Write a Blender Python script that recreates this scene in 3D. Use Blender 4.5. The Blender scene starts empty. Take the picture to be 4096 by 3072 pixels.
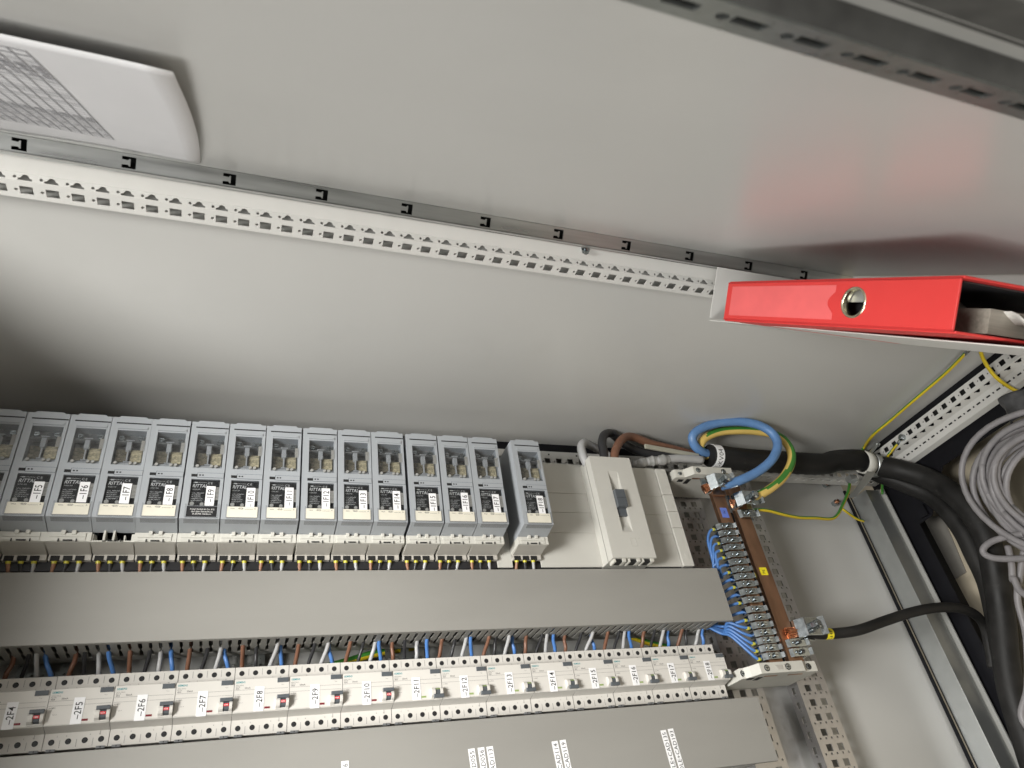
import bpy, bmesh, math, random
from mathutils import Vector, Matrix
from mathutils.geometry import tessellate_polygon
random.seed(7)
SC = bpy.context.scene
COL = SC.collection
# ---------------------------------------------------------------- frame of reference
# building coordinates in mm: s = down along the cabinet, t = across (to the hinge side), d = into the cabinet
S0 = 1560.0                       # s of the floor
def L(p): return Vector((p[1], p[2], -p[0])) * 0.001
def W(p): return Vector((p[1], p[2], S0 - p[0])) * 0.001
RC = [[0.93726985, -0.14177358, -0.31847368], [0.08170485, -0.79878111, 0.59604786], [0.3388946, 0.58467853, 0.73708986]]
FP = 2869.0
def px(x, y, ax='d', val=1000.0):
    """survey helper: the building point where the sight line of a photo pixel meets the plane ax=val"""
    c = ((x - 2048) / FP, (y - 1536) / FP, 1.0)
    r = [sum(RC[i][j] * c[i] for i in range(3)) for j in range(3)]
    k = val / r['std'.index(ax)]
    return Vector((r[0] * k, r[1] * k, r[2] * k))
def z3(x, y, ax='d', v=1050): return px(2200 + .5425 * x, 1650 + .5425 * y, ax, v)
def z7(x, y, ax='d', v=1050): return px(3000 + .4955 * x, 1500 + .4955 * y, ax, v)
def z8(x, y, ax='d', v=1050): return px(3000 + .4955 * x, 2250 + .4955 * y, ax, v)
def zA(x, y, ax='d', v=1050): return px(2100 + .36166 * x, 1750 + .36166 * y, ax, v)
# ---------------------------------------------------------------- camera
cd = bpy.data.cameras.new('camera'); cam = bpy.data.objects.new('camera', cd); COL.objects.link(cam)
def vdir(r): return Vector((r[1], r[2], -r[0]))
cx, cy, cz = vdir(RC[0]), -vdir(RC[1]), -vdir(RC[2])
M = Matrix.Identity(4)
for i, v in enumerate((cx, cy, cz)):
    v.normalize()
    for j in range(3): M[j][i] = v[j]
M.translation = W((0, 0, 0))
cam.matrix_world = M
cd.sensor_width = 36; cd.lens = FP / 4096 * 36; cd.clip_start = 0.01; cd.clip_end = 50
cd.dof.use_dof = True; cd.dof.focus_distance = 1.38; cd.dof.aperture_fstop = 14
SC.camera = cam
# ---------------------------------------------------------------- light
wd = bpy.data.worlds.new('World'); SC.world = wd; wd.use_nodes = True
nt = wd.node_tree; bgn = nt.nodes['Background']
tc = nt.nodes.new('ShaderNodeTexCoord'); sx = nt.nodes.new('ShaderNodeSeparateXYZ'); cr = nt.nodes.new('ShaderNodeValToRGB')
mp = nt.nodes.new('ShaderNodeMapRange'); mp.inputs['From Min'].default_value = -1; mp.inputs['From Max'].default_value = 1
nt.links.new(tc.outputs['Generated'], sx.inputs[0]); nt.links.new(sx.outputs['Z'], mp.inputs['Value']); nt.links.new(mp.outputs[0], cr.inputs[0])
cr.color_ramp.elements[0].color = (0.07, 0.065, 0.055, 1); cr.color_ramp.elements[1].color = (1.0, 0.98, 0.93, 1); cr.color_ramp.elements[1].position = .97
for ps, v in ((.45, .13), (.62, .42), (.8, .5)): e_ = cr.color_ramp.elements.new(ps); e_.color = (v, v * .975, v * .93, 1)
nt.links.new(cr.outputs[0], bgn.inputs['Color']); bgn.inputs['Strength'].default_value = 0.27
def area(name, p, aim, sx_, sy_, e, col):
    l = bpy.data.lights.new(name, 'AREA'); l.shape = 'RECTANGLE'; l.size = sx_; l.size_y = sy_; l.energy = e; l.color = col
    o = bpy.data.objects.new(name, l); COL.objects.link(o); o.location = W(p)
    o.rotation_euler = (W(aim) - W(p)).to_track_quat('-Z', 'Y').to_euler(); return o
area('ceiling_light', (-1700, 15, -480), (500, 400, 900), 1.0, 0.7, 170, (1, .985, .95))
area('ceiling_light', (-1500, -2900, 240), (300, 300, 300), 2.4, 1.3, 122, (1, .985, .96))
SC.view_settings.view_transform = 'Standard'; SC.view_settings.look = 'None'; SC.view_settings.exposure = 0.0; SC.view_settings.gamma = 1
SC.cycles.max_bounces = 6; SC.cycles.transparent_max_bounces = 10; SC.cycles.sample_clamp_indirect = 3
SC.cycles.use_denoising = True
# ---------------------------------------------------------------- materials
def mat(name, col, rough=.5, metal=0., spec=.5, var=.06, vscale=30., bump=0., bscale=400., coat=0., alpha=None, stretch=None, rvar=0.):
    m = bpy.data.materials.new(name); m.use_nodes = True; n = m.node_tree.nodes; l = m.node_tree.links; b = n['Principled BSDF']
    b.inputs['Metallic'].default_value = metal; b.inputs['Roughness'].default_value = rough
    b.inputs['Specular IOR Level'].default_value = spec; b.inputs['Coat Weight'].default_value = coat
    t = n.new('ShaderNodeTexCoord'); mp = n.new('ShaderNodeMapping'); l.new(t.outputs['Object'], mp.inputs[0])
    if stretch: mp.inputs['Scale'].default_value = stretch
    ns = n.new('ShaderNodeTexNoise'); ns.inputs['Scale'].default_value = vscale; ns.inputs['Detail'].default_value = 5; l.new(mp.outputs[0], ns.inputs['Vector'])
    r = n.new('ShaderNodeValToRGB'); l.new(ns.outputs[0], r.inputs[0])
    r.color_ramp.elements[0].position = .3; r.color_ramp.elements[1].position = .7
    r.color_ramp.elements[0].color = tuple(c * (1 - var) for c in col) + (1,); r.color_ramp.elements[1].color = tuple(min(1, c * (1 + var)) for c in col) + (1,)
    l.new(r.outputs[0], b.inputs['Base Color'])
    if rvar:
        mr = n.new('ShaderNodeMapRange'); mr.inputs['To Min'].default_value = rough - rvar; mr.inputs['To Max'].default_value = rough + rvar
        l.new(ns.outputs[0], mr.inputs[0]); l.new(mr.outputs[0], b.inputs['Roughness'])
    if bump:
        nb = n.new('ShaderNodeTexNoise'); nb.inputs['Scale'].default_value = bscale; nb.inputs['Detail'].default_value = 3; l.new(mp.outputs[0], nb.inputs['Vector'])
        bp = n.new('ShaderNodeBump'); bp.inputs['Strength'].default_value = bump; bp.inputs['Distance'].default_value = .001
        l.new(nb.outputs[0], bp.inputs['Height']); l.new(bp.outputs[0], b.inputs['Normal'])
    if alpha is not None: b.inputs['Alpha'].default_value = alpha
    return m
def clear(name, col, gloss=.12, rough=.12):
    m = bpy.data.materials.new(name); m.use_nodes = True; n = m.node_tree.nodes; l = m.node_tree.links
    n.remove(n['Principled BSDF']); tr = n.new('ShaderNodeBsdfTransparent'); tr.inputs[0].default_value = col + (1,)
    g = n.new('ShaderNodeBsdfGlossy'); g.inputs['Roughness'].default_value = rough; mx = n.new('ShaderNodeMixShader')
    ns = n.new('ShaderNodeTexNoise'); ns.inputs['Scale'].default_value = 60; mr = n.new('ShaderNodeMapRange')
    mr.inputs['To Min'].default_value = gloss * .4; mr.inputs['To Max'].default_value = gloss * 1.6
    t = n.new('ShaderNodeTexCoord'); l.new(t.outputs['Object'], ns.inputs['Vector']); l.new(ns.outputs[0], mr.inputs[0]); l.new(mr.outputs[0], mx.inputs[0])
    l.new(tr.outputs[0], mx.inputs[1]); l.new(g.outputs[0], mx.inputs[2]); l.new(mx.outputs[0], n['Material Output'].inputs[0]); return m
PANEL = mat('grey_cabinet_paint', (.485, .483, .465), .30, spec=.85, var=.015, vscale=5, bump=.05, bscale=900)
POSTM = mat('light_grey_frame_paint', (.56, .555, .53), .38, var=.02, bump=.05, bscale=700)
PINNER = mat('dull_grey_paint', (.30, .30, .285), .5)
GALV = mat('galvanised_steel', (.44, .455, .45), .33, metal=.82, var=.04, vscale=40, rvar=.06, bump=.02, bscale=500)
STRIPM = mat('bright_galvanised_strip', (.42, .43, .42), .30, metal=.92, var=.22, vscale=40, rvar=.12, stretch=(2, 2, .15))
GALVD = mat('dark_galvanised_steel', (.36, .38, .37), .3, metal=.9, var=.08, vscale=200, rvar=.08)
RAILM = mat('zinc_plated_rail', (.62, .61, .62), .38, metal=.95, var=.05, vscale=60, rvar=.08)
DUCT = mat('stone_grey_duct_plastic', (.262, .255, .235), .56, var=.05, vscale=14, bump=.04, bscale=900, stretch=(1, 1, .25))
DUCTD = mat('duct_wall_plastic', (.25, .245, .225), .5, var=.06)
DEV = mat('light_grey_device_plastic', (.60, .58, .54), .45, var=.02, bump=.06, bscale=1500)
DEVB = mat('warm_grey_cover_plastic', (.52, .51, .47), .5, var=.02, bump=.08, bscale=1200)
TERM = mat('beige_terminal_plastic', (.55, .54, .49), .48, var=.03)
TERM2 = mat('greige_terminal_plastic', (.44, .42, .38), .5, var=.03)
FUSE = mat('blue_grey_fuse_plastic', (.33, .35, .37), .42, var=.03, bump=.06, bscale=1500)
FUSED = mat('dark_fuse_interior', (.15, .155, .155), .5, var=.25, vscale=150)
FOAMSH = mat('dark_grey_foam_and_shade', (.045, .045, .042), .8, var=.3, vscale=60)
PTAB = mat('milky_grey_plastic', (.42, .43, .44), .3, var=.05)
BLK = mat('black_plastic', (.018, .018, .02), .4, var=.2)
BLKP = mat('black_paint', (.006, .006, .008), .55, spec=.2, var=.2)
DARK = mat('dark_hole', (.008, .008, .008), .7)
SLATE = mat('slate_grey_plastic', (.085, .095, .105), .4, var=.06)
WHITE = mat('white_label_tape', (.82, .82, .83), .38, var=.01)
INK = mat('black_ink', (.01, .01, .01), .5)
GINK = mat('grey_ink', (.13, .125, .12), .6)
LINK = mat('light_grey_ink', (.27, .26, .25), .6)
TEAL = mat('teal_ink', (.01, .24, .27), .5)
WINK = mat('white_ink', (.85, .85, .83), .5)
CREAM = mat('cream_card', (.68, .65, .55), .55, var=.03, vscale=80)
CERAM = mat('cream_ceramic', (.46, .40, .26), .45, var=.55, vscale=260, stretch=(1.6, 1, .8))
CERAMD = mat('brown_ceramic', (.15, .13, .09), .5, var=.6, vscale=260, stretch=(1.6, 1, .8))
CLEAR = clear('clear_plastic', (.86, .87, .88), .06, .2)
CLEARP = clear('clear_label_pocket', (.92, .92, .92), .10, .3)
ZINC = mat('bright_zinc', (.47, .51, .53), .15, metal=1, var=.2, vscale=160, rvar=.07)
COPPER = mat('copper_bar', (.40, .235, .155), .36, metal=1, var=.28, vscale=45, rvar=.12, stretch=(.3, 1, 1))
COPB = mat('bright_copper_wire', (.78, .36, .2), .3, metal=1, var=.2, vscale=200)
BLUE = mat('blue_insulation', (.065, .17, .42), .4, var=.08, vscale=60)
BLUEB = mat('blue_cable_sheath', (.10, .21, .42), .42, var=.10, vscale=50, bump=.1, bscale=300)
GREEN = mat('green_insulation', (.045, .20, .03), .4, var=.08)
YEL = mat('yellow_insulation', (.60, .45, .02), .4, var=.06)
YELB = mat('pale_yellow_insulation', (.66, .47, .13), .42, var=.05)
FERR = mat('yellow_collar_plastic', (.50, .45, .04), .4, var=.04)
BROWN = mat('brown_insulation', (.16, .075, .045), .42, var=.12, vscale=90)
BROWNL = mat('light_brown_insulation', (.27, .135, .08), .42, var=.1, vscale=90)
BLKI = mat('black_insulation', (.022, .022, .024), .42, var=.2, vscale=60)
RUB = mat('scuffed_black_rubber', (.012, .0115, .011), .58, spec=.3, var=.5, vscale=28, bump=.25, bscale=120, stretch=(1, 1, .4), rvar=.14)
GRYI = mat('grey_insulation', (.37, .37, .37), .42, var=.06)
GRYC = mat('grey_cable_sheath', (.215, .205, .21), .5, var=.12, vscale=40)
RED = mat('red_binder_cover', (.56, .036, .033), .46, var=.03, bump=.12, bscale=1800)
REDL = mat('faded_red_label_pocket', (.66, .11, .11), .32, var=.05, vscale=40)
REDI = mat('red_indicator', (.62, .02, .03), .4)
DRED = mat('dark_red_window', (.16, .012, .02), .35)
GRNI = mat('green_indicator', (.25, .33, .12), .4)
PAPER = mat('white_paper', (.66, .66, .675), .6, var=.03, vscale=8, bump=.9, bscale=14)
TABI = mat('grey_table_print', (.27, .27, .29), .7, var=.15, vscale=150)
PAGES = mat('page_block', (.26, .24, .20), .7, var=.2, vscale=300, stretch=(1, 1, .02))
BAG = mat('crumpled_clear_bag', (.55, .54, .50), .25, var=.45, vscale=45, bump=.5, bscale=60)
FLOORM = mat('beige_floor', (.42, .37, .28), .6, var=.14, vscale=18)
TILE = mat('grey_floor_tile', (.19, .18, .16), .6, var=.1)
BTAG = mat('blue_tag', (.13, .20, .62), .45)
YTAG = mat('yellow_tag', (.80, .68, .02), .45)
TAPE = mat('dark_grey_tape', (.05, .05, .052), .38, var=.4, vscale=60, bump=.6, bscale=90)
def scuff(m, col, scale, stretch, lo, hi, off=0.):
    n = m.node_tree.nodes; l = m.node_tree.links; b = n['Principled BSDF']; src = b.inputs['Base Color'].links[0].from_socket
    t = n.new('ShaderNodeTexCoord'); mp = n.new('ShaderNodeMapping'); mp.inputs['Scale'].default_value = stretch; mp.inputs['Location'].default_value = (off, off * 2, off)
    l.new(t.outputs['Object'], mp.inputs[0]); ns = n.new('ShaderNodeTexNoise'); ns.inputs['Scale'].default_value = scale; ns.inputs['Detail'].default_value = 7; ns.inputs['Roughness'].default_value = .65
    l.new(mp.outputs[0], ns.inputs['Vector']); mr = n.new('ShaderNodeMapRange'); mr.inputs['From Min'].default_value = lo; mr.inputs['From Max'].default_value = hi
    l.new(ns.outputs[0], mr.inputs[0]); mx = n.new('ShaderNodeMixRGB'); l.new(mr.outputs[0], mx.inputs[0]); l.new(src, mx.inputs[1]); mx.inputs[2].default_value = col + (1,)
    l.new(mx.outputs[0], b.inputs['Base Color'])
scuff(DUCT, (.40, .39, .36), 14, (3.5, 1, .6), .70, .84)
scuff(DUCT, (.34, .33, .30), 5, (1.5, 1, 1), .66, .95, 3.3)
scuff(RUB, (.10, .095, .09), 22, (1, 1, .35), .62, .85)
scuff(BROWN, (.26, .18, .14), 60, (1, 1, .2), .6, .9)
scuff(PANEL, (.44, .44, .42), 3, (1, 1, 1), .55, .9)
scuff(FLOORM, (.25, .21, .16), 8, (1, 1, 1), .55, .8)
scuff(BLUEB, (.20, .33, .55), 30, (1, 1, .4), .6, .9)
# ---------------------------------------------------------------- mesh builder
class MB:
    def __init__(self, org=(0, 0, 0)): self.v = []; self.f = []; self.m = []; self.sm = []; self.o = Vector(org)
    def add(self, vs, fs, m=0, smooth=False):
        b = len(self.v); self.v += [Vector(v) - self.o for v in vs]
        for q in fs: self.f.append([b + i for i in q]); self.m.append(m); self.sm.append(smooth)
    def box(self, s0, s1, t0, t1, d0, d1, m=0):
        vs = [(s, t, d) for s in (s0, s1) for t in (t0, t1) for d in (d0, d1)]
        self.add(vs, [(0, 1, 3, 2), (4, 6, 7, 5), (0, 4, 5, 1), (2, 3, 7, 6), (0, 2, 6, 4), (1, 5, 7, 3)], m); return self
    def prism(self, P, ax, a0, a1, m=0):
        i = 'std'.index(ax)
        def mk(q, a): q = list(q); q.insert(i, a); return q
        n = len(P); vs = [mk(q, a0) for q in P] + [mk(q, a1) for q in P]
        self.add(vs, [tuple(range(n)), tuple(range(2 * n - 1, n - 1, -1))] + [(k, (k + 1) % n, n + (k + 1) % n, n + k) for k in range(n)], m); return self
    def obox(self, c, e1, e2, e3, m=0):
        """box from a corner and three edge vectors"""
        c = Vector(c); e = [Vector(x) for x in (e1, e2, e3)]
        vs = [c + e[0] * a + e[1] * b + e[2] * g for a in (0, 1) for b in (0, 1) for g in (0, 1)]
        self.add(vs, [(0, 1, 3, 2), (4, 6, 7, 5), (0, 4, 5, 1), (2, 3, 7, 6), (0, 2, 6, 4), (1, 5, 7, 3)], m); return self
    def cyl(self, p0, p1, r0, r1=None, seg=14, m=0, smooth=True):
        p0 = Vector(p0); p1 = Vector(p1); r1 = r0 if r1 is None else r1; a = (p1 - p0).normalized()
        x = a.cross(Vector((0, 0, 1)) if abs(a.z) < .9 else Vector((1, 0, 0))).normalized(); y = a.cross(x)
        vs = []
        for p, r in ((p0, r0), (p1, r1)):
            for k in range(seg):
                an = 2 * math.pi * k / seg; vs.append(p + x * math.cos(an) * r + y * math.sin(an) * r)
        self.add(vs, [(k, (k + 1) % seg, seg + (k + 1) % seg, seg + k) for k in range(seg)], m, smooth)
        self.add(vs[:seg], [tuple(range(seg))], m); self.add(vs[seg:], [tuple(range(seg))], m); return self
    def tube(self, P, r, seg=10, sub=5, mfun=None, m=0, flat=1.0, wob=0.):
        P = [Vector(p) for p in P]
        pts = []
        for i in range(len(P) - 1):
            p0 = P[max(i - 1, 0)]; p1 = P[i]; p2 = P[i + 1]; p3 = P[min(i + 2, len(P) - 1)]
            for k in range(sub):
                t = k / sub
                pts.append(.5 * ((2 * p1) + (p2 - p0) * t + (2 * p0 - 5 * p1 + 4 * p2 - p3) * t * t + (3 * p1 - p0 - 3 * p2 + p3) * t ** 3))
        pts.append(P[-1]); n = len(pts); vs = []; x = None
        for i, p in enumerate(pts):
            a = (pts[min(i + 1, n - 1)] - pts[max(i - 1, 0)]).normalized()
            if x is None: x = a.cross(Vector((0, .3, 1)) if abs(a.z) < .9 else Vector((1, 0, 0))).normalized()
            else: x = (x - a * x.dot(a)).normalized()
            y = a.cross(x); rr = r * (1 + wob * math.sin(i * 1.7) * .5 + wob * math.sin(i * .61))
            for k in range(seg):
                an = 2 * math.pi * k / seg; vs.append(p + x * math.cos(an) * rr + y * math.sin(an) * rr * flat)
        b = len(self.v); self.v += [v - self.o for v in vs]
        for i in range(n - 1):
            for k in range(seg):
                self.f.append([b + i * seg + k, b + i * seg + (k + 1) % seg, b + (i + 1) * seg + (k + 1) % seg, b + (i + 1) * seg + k])
                self.m.append(mfun(i, (vs[i * seg + k] - pts[i]).normalized()) if mfun else m); self.sm.append(True)
        for st in (0, (n - 1) * seg):
            self.f.append([b + st + k for k in range(seg)]); self.m.append(m); self.sm.append(False)
        return self
    def grid(self, fn, nu, nv, m=0, smooth=True):
        vs = [fn(u / nu, v / nv) for u in range(nu + 1) for v in range(nv + 1)]; w = nv + 1
        self.add(vs, [(i * w + j, (i + 1) * w + j, (i + 1) * w + j + 1, i * w + j + 1) for i in range(nu) for j in range(nv)], m, smooth); return self
    def perf(self, O, U, V, N, ucell, ncell, vw, holes, th=1.5, m=0):
        """punched sheet: cells along U, width vw along V, holes = list of outlines per cell, thickness along N"""
        O, U, V, N = [Vector(a) for a in (O, U, V, N)]
        outer = [(0, 0), (ucell, 0), (ucell, vw), (0, vw)]
        loops = [outer] + holes
        tri = tessellate_polygon([[Vector((a, b, 0)) for a, b in lp] for lp in loops])
        flat = [q for lp in loops for q in lp]; n = len(flat)
        for c in range(ncell):
            B = O + U * (c * ucell)
            vs = [B + U * a + V * b for a, b in flat] + [B + U * a + V * b + N * th for a, b in flat]
            fs = [tuple(t) for t in tri] + [tuple(n + i for i in t) for t in tri]
            k = 0
            for li, lp in enumerate(loops):
                q = len(lp)
                for i in range(q):
                    if li == 0 and i in (1, 3) and not ((i == 1 and c == ncell - 1) or (i == 3 and c == 0)): continue
                    fs.append((k + i, k + (i + 1) % q, n + k + (i + 1) % q, n + k + i))
                k += q
            self.add(vs, fs, m)
        return self
    def text(self, g, fn, m=0):
        vs, fs = glyphs(g); self.add([fn(a, b) for a, b in vs], fs, m); return self
    def build(self, name, mats, parent=None, bevel=0., seg=2, recalc=True):
        if not isinstance(mats, (list, tuple)): mats = [mats]
        me = bpy.data.meshes.new(name); me.from_pydata([tuple(L(v)) for v in self.v], [], self.f)
        for k, p in enumerate(me.polygons): p.material_index = self.m[k]; p.use_smooth = self.sm[k]
        for x in mats: me.materials.append(x)
        if recalc:
            bm = bmesh.new(); bm.from_mesh(me); bmesh.ops.recalc_face_normals(bm, faces=bm.faces); bm.to_mesh(me); bm.free()
        me.update()
        o = bpy.data.objects.new(name, me); COL.objects.link(o)
        if parent is not None: o.parent = parent
        else: o.location = W(self.o)
        if bevel:
            b = o.modifiers.new('bevel', 'BEVEL'); b.width = bevel * .001; b.segments = seg; b.limit_method = 'ANGLE'; b.angle_limit = math.radians(40)
        return o
_g = {}
def glyphs(s, bold=0.0, size=1.0):
    if s in _g: return _g[s]
    b = s.startswith('*')
    cu = bpy.data.curves.new('tmp', 'FONT'); cu.body = s[1:] if b else s; cu.size = 1.0 / .72; cu.resolution_u = 2
    cu.offset = .022 if b else (.010 if s[:1] == '\u2013' else 0)
    cu.space_character = 1.04
    ob = bpy.data.objects.new('tmp', cu); me = ob.to_mesh()
    vs = [(v.co.x, v.co.y) for v in me.vertices]; fs = [tuple(p.vertices) for p in me.polygons]
    ob.to_mesh_clear(); bpy.data.objects.remove(ob); bpy.data.curves.remove(cu)
    _g[s] = (vs, fs); return _g[s]
def tw(s):
    v, _ = glyphs(s); return max(a for a, b in v)
def along_s(s0, t0, d0, h, shear=0., squeeze=1.): return lambda a, b: (s0 + (a + shear * b) * h * squeeze, t0 + b * h, d0)
def along_t(s0, t0, d0, h, squeeze=1.): return lambda a, b: (s0 - b * h, t0 + a * h * squeeze, d0)
def thing(name, label, cat, org, group=None):
    o = bpy.data.objects.new(name, None); o.empty_display_size = .02; COL.objects.link(o); o.location = W(org)
    return tag(o, label, cat, group)
def tag(o, label=None, cat=None, group=None, kind=None):
    if label: o['label'] = label
    if cat: o['category'] = cat
    if group: o['group'] = group
    if kind: o['kind'] = kind
    return o
def dup(root, org, label):
    def cp(o, par):
        c = o.copy(); COL.objects.link(c); c.parent = par
        for ch in kids[o]: cp(ch, c)
        return c
    kids = {}
    def walk(o):
        kids[o] = list(o.children)
        for ch in kids[o]: walk(ch)
    walk(root); r = cp(root, None); r.location = W(org); r['label'] = label; return r
def circ(c, r, n=8, sx=1., sy=1.): return [(c[0] + math.cos(2 * math.pi * k / n + .2) * r * sx, c[1] + math.sin(2 * math.pi * k / n + .2) * r * sy) for k in range(n)]
def sq(c, a, b): return [(c[0] - a / 2, c[1] - b / 2), (c[0] + a / 2, c[1] - b / 2), (c[0] + a / 2, c[1] + b / 2), (c[0] - a / 2, c[1] + b / 2)]
S_, T_, D_ = Vector((1, 0, 0)), Vector((0, 1, 0)), Vector((0, 0, 1))
# ================================================================ setting
fl = MB((0, 0, 0)); fl.box(1560, 1600, -2600, 2600, -3200, 2200); tag(fl.build('floor', FLOORM), kind='structure')
tl = MB(); tl.prism([(629, 1175), (599, 1114), (466, 1130), (463, 1172)], 's', 1557, 1560.5); tag(tl.build('floor_tile', TILE), 'grey offcut of floor covering lying on the beige floor behind the thick black cable', 'floor tile')
# ================================================================ cabinet body
CAB = thing('cabinet', 'tall light grey steel electrical cabinet with punched frame posts and open door', 'electrical cabinet', (1560, 350, 880))
co = (1560, 350, 880)
b = MB(co); b.box(-585, 1416, 751, 753, 600, 1176); b.build('side_panel', PANEL, CAB)
b = MB(co); b.box(-585, 1416, -42, -40, 640, 1176); b.build('side_panel', PANEL, CAB)
b = MB(co); b.box(-585, 1358, -40, 750, 1176, 1178); b.build('rear_panel', PANEL, CAB)
b = MB(co); b.box(-610, -585, -45, 760, 585, 1190); b.build('roof_panel', PANEL, CAB)
# front post (hinge side)
ZS = -340.0
def cloud(c, w, h):
    return [(c[0] - w / 2, c[1] - h / 2), (c[0] + w / 2, c[1] - h / 2), (c[0] + w / 2, c[1] - h / 6), (c[0] + w * .30, c[1] - h * .02), (c[0] + w * .2, c[1] + h * .36), (c[0], c[1] + h / 2), (c[0] - w * .2, c[1] + h * .36), (c[0] - w * .30, c[1] - h * .02), (c[0] - w / 2, c[1] - h / 6)]
b = MB(co)
off = 42.6 + 6.25 - 12.5 - 25 * 20     # squares' pitch origin
N = 73
b.perf((off, 709, 636.2), S_, -D_, T_, 25, N, 22.4, [sq((12.5, 9.6), 12.8, 11), circ((2.7, 9.6), 2.0, 8)], 1.4)
b.perf((off, 709, 613.8), S_, Vector((0, .88, -.475)), Vector((0, .475, .88)), 25, N, 9.0, [cloud((12.5, 4.3), 13.6, 7.0), circ((2.7, 4.2), 1.8, 8)], 1.4)
b.prism([(717, 609.5), (719, 588), (720.5, 588), (718.5, 610)], 's', off, 1361)
b.prism([(709, 636.2), (709, 638), (728, 641), (728, 639.4)], 's', off, 1361); b.box(off, 1361, 729, 730, 590, 640, 1)  # dull grey wall added inside so the punched holes read dark
b.build('corner_post', [POSTM, PINNER], CAB)
b = MB(co)
b.prism([(721, 588), (721, 581), (748, 578), (748, 588)], 's', -600, 1400); b.build('door_seal', BLKP, CAB)
b = MB(co); b.prism([(720.9, 587.6), (719.9, 583.5), (724, 583.5), (724, 587.6)], 's', -600, 1400)
for k in range(100):
    s = -350 + 16.6 * k
    b.box(s, s + (8 if k % 2 else 2.5), 719.3, 720.6, 583.9, 587.4, 1)
b.build('seal_clip_strip', [POSTM, DARK], CAB)
# small triangular marks and cage-nut slots on the flange
b = MB(co)
for k in range(18):
    s = 42.6 + 100 * k - 430
    b.prism([(s - 3, 601.5), (s + 3, 601.5), (s, 598.5)], 't', 719.2, 720.3)
for x, y in ((1434, 894), (2297, 1030)):
    p = px(x, y, 't', 719); b.box(p.x - 5, p.x + 6, 718.3, 720.4, p.z - 2.5, p.z + 2.5)
b.build('flange_mark', DARK, CAB)
p = px(2342, 1000, 't', 714)
b = MB(co); b.cyl((p.x, 712, p.z), (p.x, 722, p.z), 6, 6, 6, smooth=False); b.cyl((p.x, 708, p.z), (p.x, 712, p.z), 3.4, 3.4, 10); b.build('bolt', ZINC, CAB)
# rear post
b = MB(co)
b.perf((568.7 - 12.5 - 1300, 697, 1132), S_, T_, D_, 25, 104, 35, [sq((12.5, 13.5), 12, 11), circ((2.7, 11), 1.9, 8)], 1.5)
b.perf((1179 - 12.5 - 1900, 692, 1147), S_, -D_, T_, 25, 101, 25, [sq((12.5, 16.5), 12, 9), circ((2.7, 16.5), 1.9, 8)], 1.5)
b.box(-740, 1350, 693.5, 697, 1133, 1150)
for k in range(12):
    s = 510 + 62 * k; b.box(s, s + 3, 723, 726, 1131.4, 1132.2, 1)
b.build('corner_post', [POSTM, DARK], CAB)
b = MB(co); b.box(-740, 1350, 732.5, 750.5, 1134, 1140); b.build('panel_gap_shade', BLKP, CAB)  # black strip put in for the shaded gap between side panel and post
# base frame, hinge side: runs in depth
b = MB(co)
g0 = 1011 + 12.5
b.perf((1384, 737, g0 + 75), -D_, -T_, S_, 25, 25, 24.5, [sq((12.5, 12.0), 12, 11.5), circ((1.9, 12.0), 1.7, 8)], 1.5)
b.box(1396, 1398, 716, 737, 470, 1098, 1)  # black backing added so the holes show a shaded tube interior
b.perf((1384, 712.5, g0 + 75), -D_, Vector((.92, -.39, 0)), Vector((.39, .92, 0)), 25, 25, 14, [cloud((12.5, 7), 15, 8.4)], 1.4)
b.prism([(1397, 708), (1400, 707), (1402, 706), (1402, 709), (1398, 710)], 'd', 470, 1110)
b.prism([(1402, 706.5), (1410, 684), (1423, 679), (1425, 681), (1412, 686), (1404, 708)], 'd', 470, 1085)
b.build('base_frame_bar', [POSTM, DARK], CAB)
b = MB(co); b.box(1386, 1400, 738, 750.8, 470, 1160); b.build('panel_gap_shade', BLKP, CAB)  # thin black strip for the dark gap between side panel and base bar
b = MB(co)
for k in range(44):
    d = 1070 - 12.5 * k
    h = (4.4 if k % 2 else 1.5); s1 = 1405.8; e = Vector((8, -22.5, 0)).normalized(); nn = Vector((-e.y, e.x, 0)) * -1
    c = Vector((s1, 696, d))
    b.obox(c - e * 1.6 - Vector((0, 0, h)) + nn * -.5, e * 3.2, Vector((0, 0, h * 2)), nn * 1.4)
b.build('slot_row', DARK, CAB)
# rear base bar, galvanised
b = MB(co)
b.prism([(1361, 1166), (1361, 1119), (1401, 1119), (1401, 1121), (1363, 1121), (1363, 1166)], 't', -40, 665)
b.build('base_frame_bar', GALV, CAB, bevel=1.0)
b = MB(co); b.box(1353, 1358, -40, 690, 1169, 1174); b.box(1361, 1362.5, -40, 690, 1166.5, 1168); b.build('rear_gap_shade', BLKP, CAB)  # black strips drawn for the shaded gap along the rear panel
b = MB(co); b.prism([(1398, 1121.5), (1398, 1150), (1412, 1150), (1412, 1112), (1409, 1112), (1409, 1121.5)], 't', -40, 668); b.build('base_lip', PINNER, CAB)
# plinth flanges round the cable opening
b = MB(co)
b.box(1428, 1431, -40, 690, 1082, 1150); b.box(1428, 1431, 640, 745, 300, 1082); b.box(1431, 1540, 742, 746, 300, 1150); b.box(1431, 1540, -40, 742, 1150, 1154)
b.prism([(640, 962), (640, 1082), (560, 1082), (562, 1044)], 's', 1427, 1430)
b.box(1420, 1427, 566, 592, 1046, 1066)
b.build('plinth', BLKP, CAB)
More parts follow.
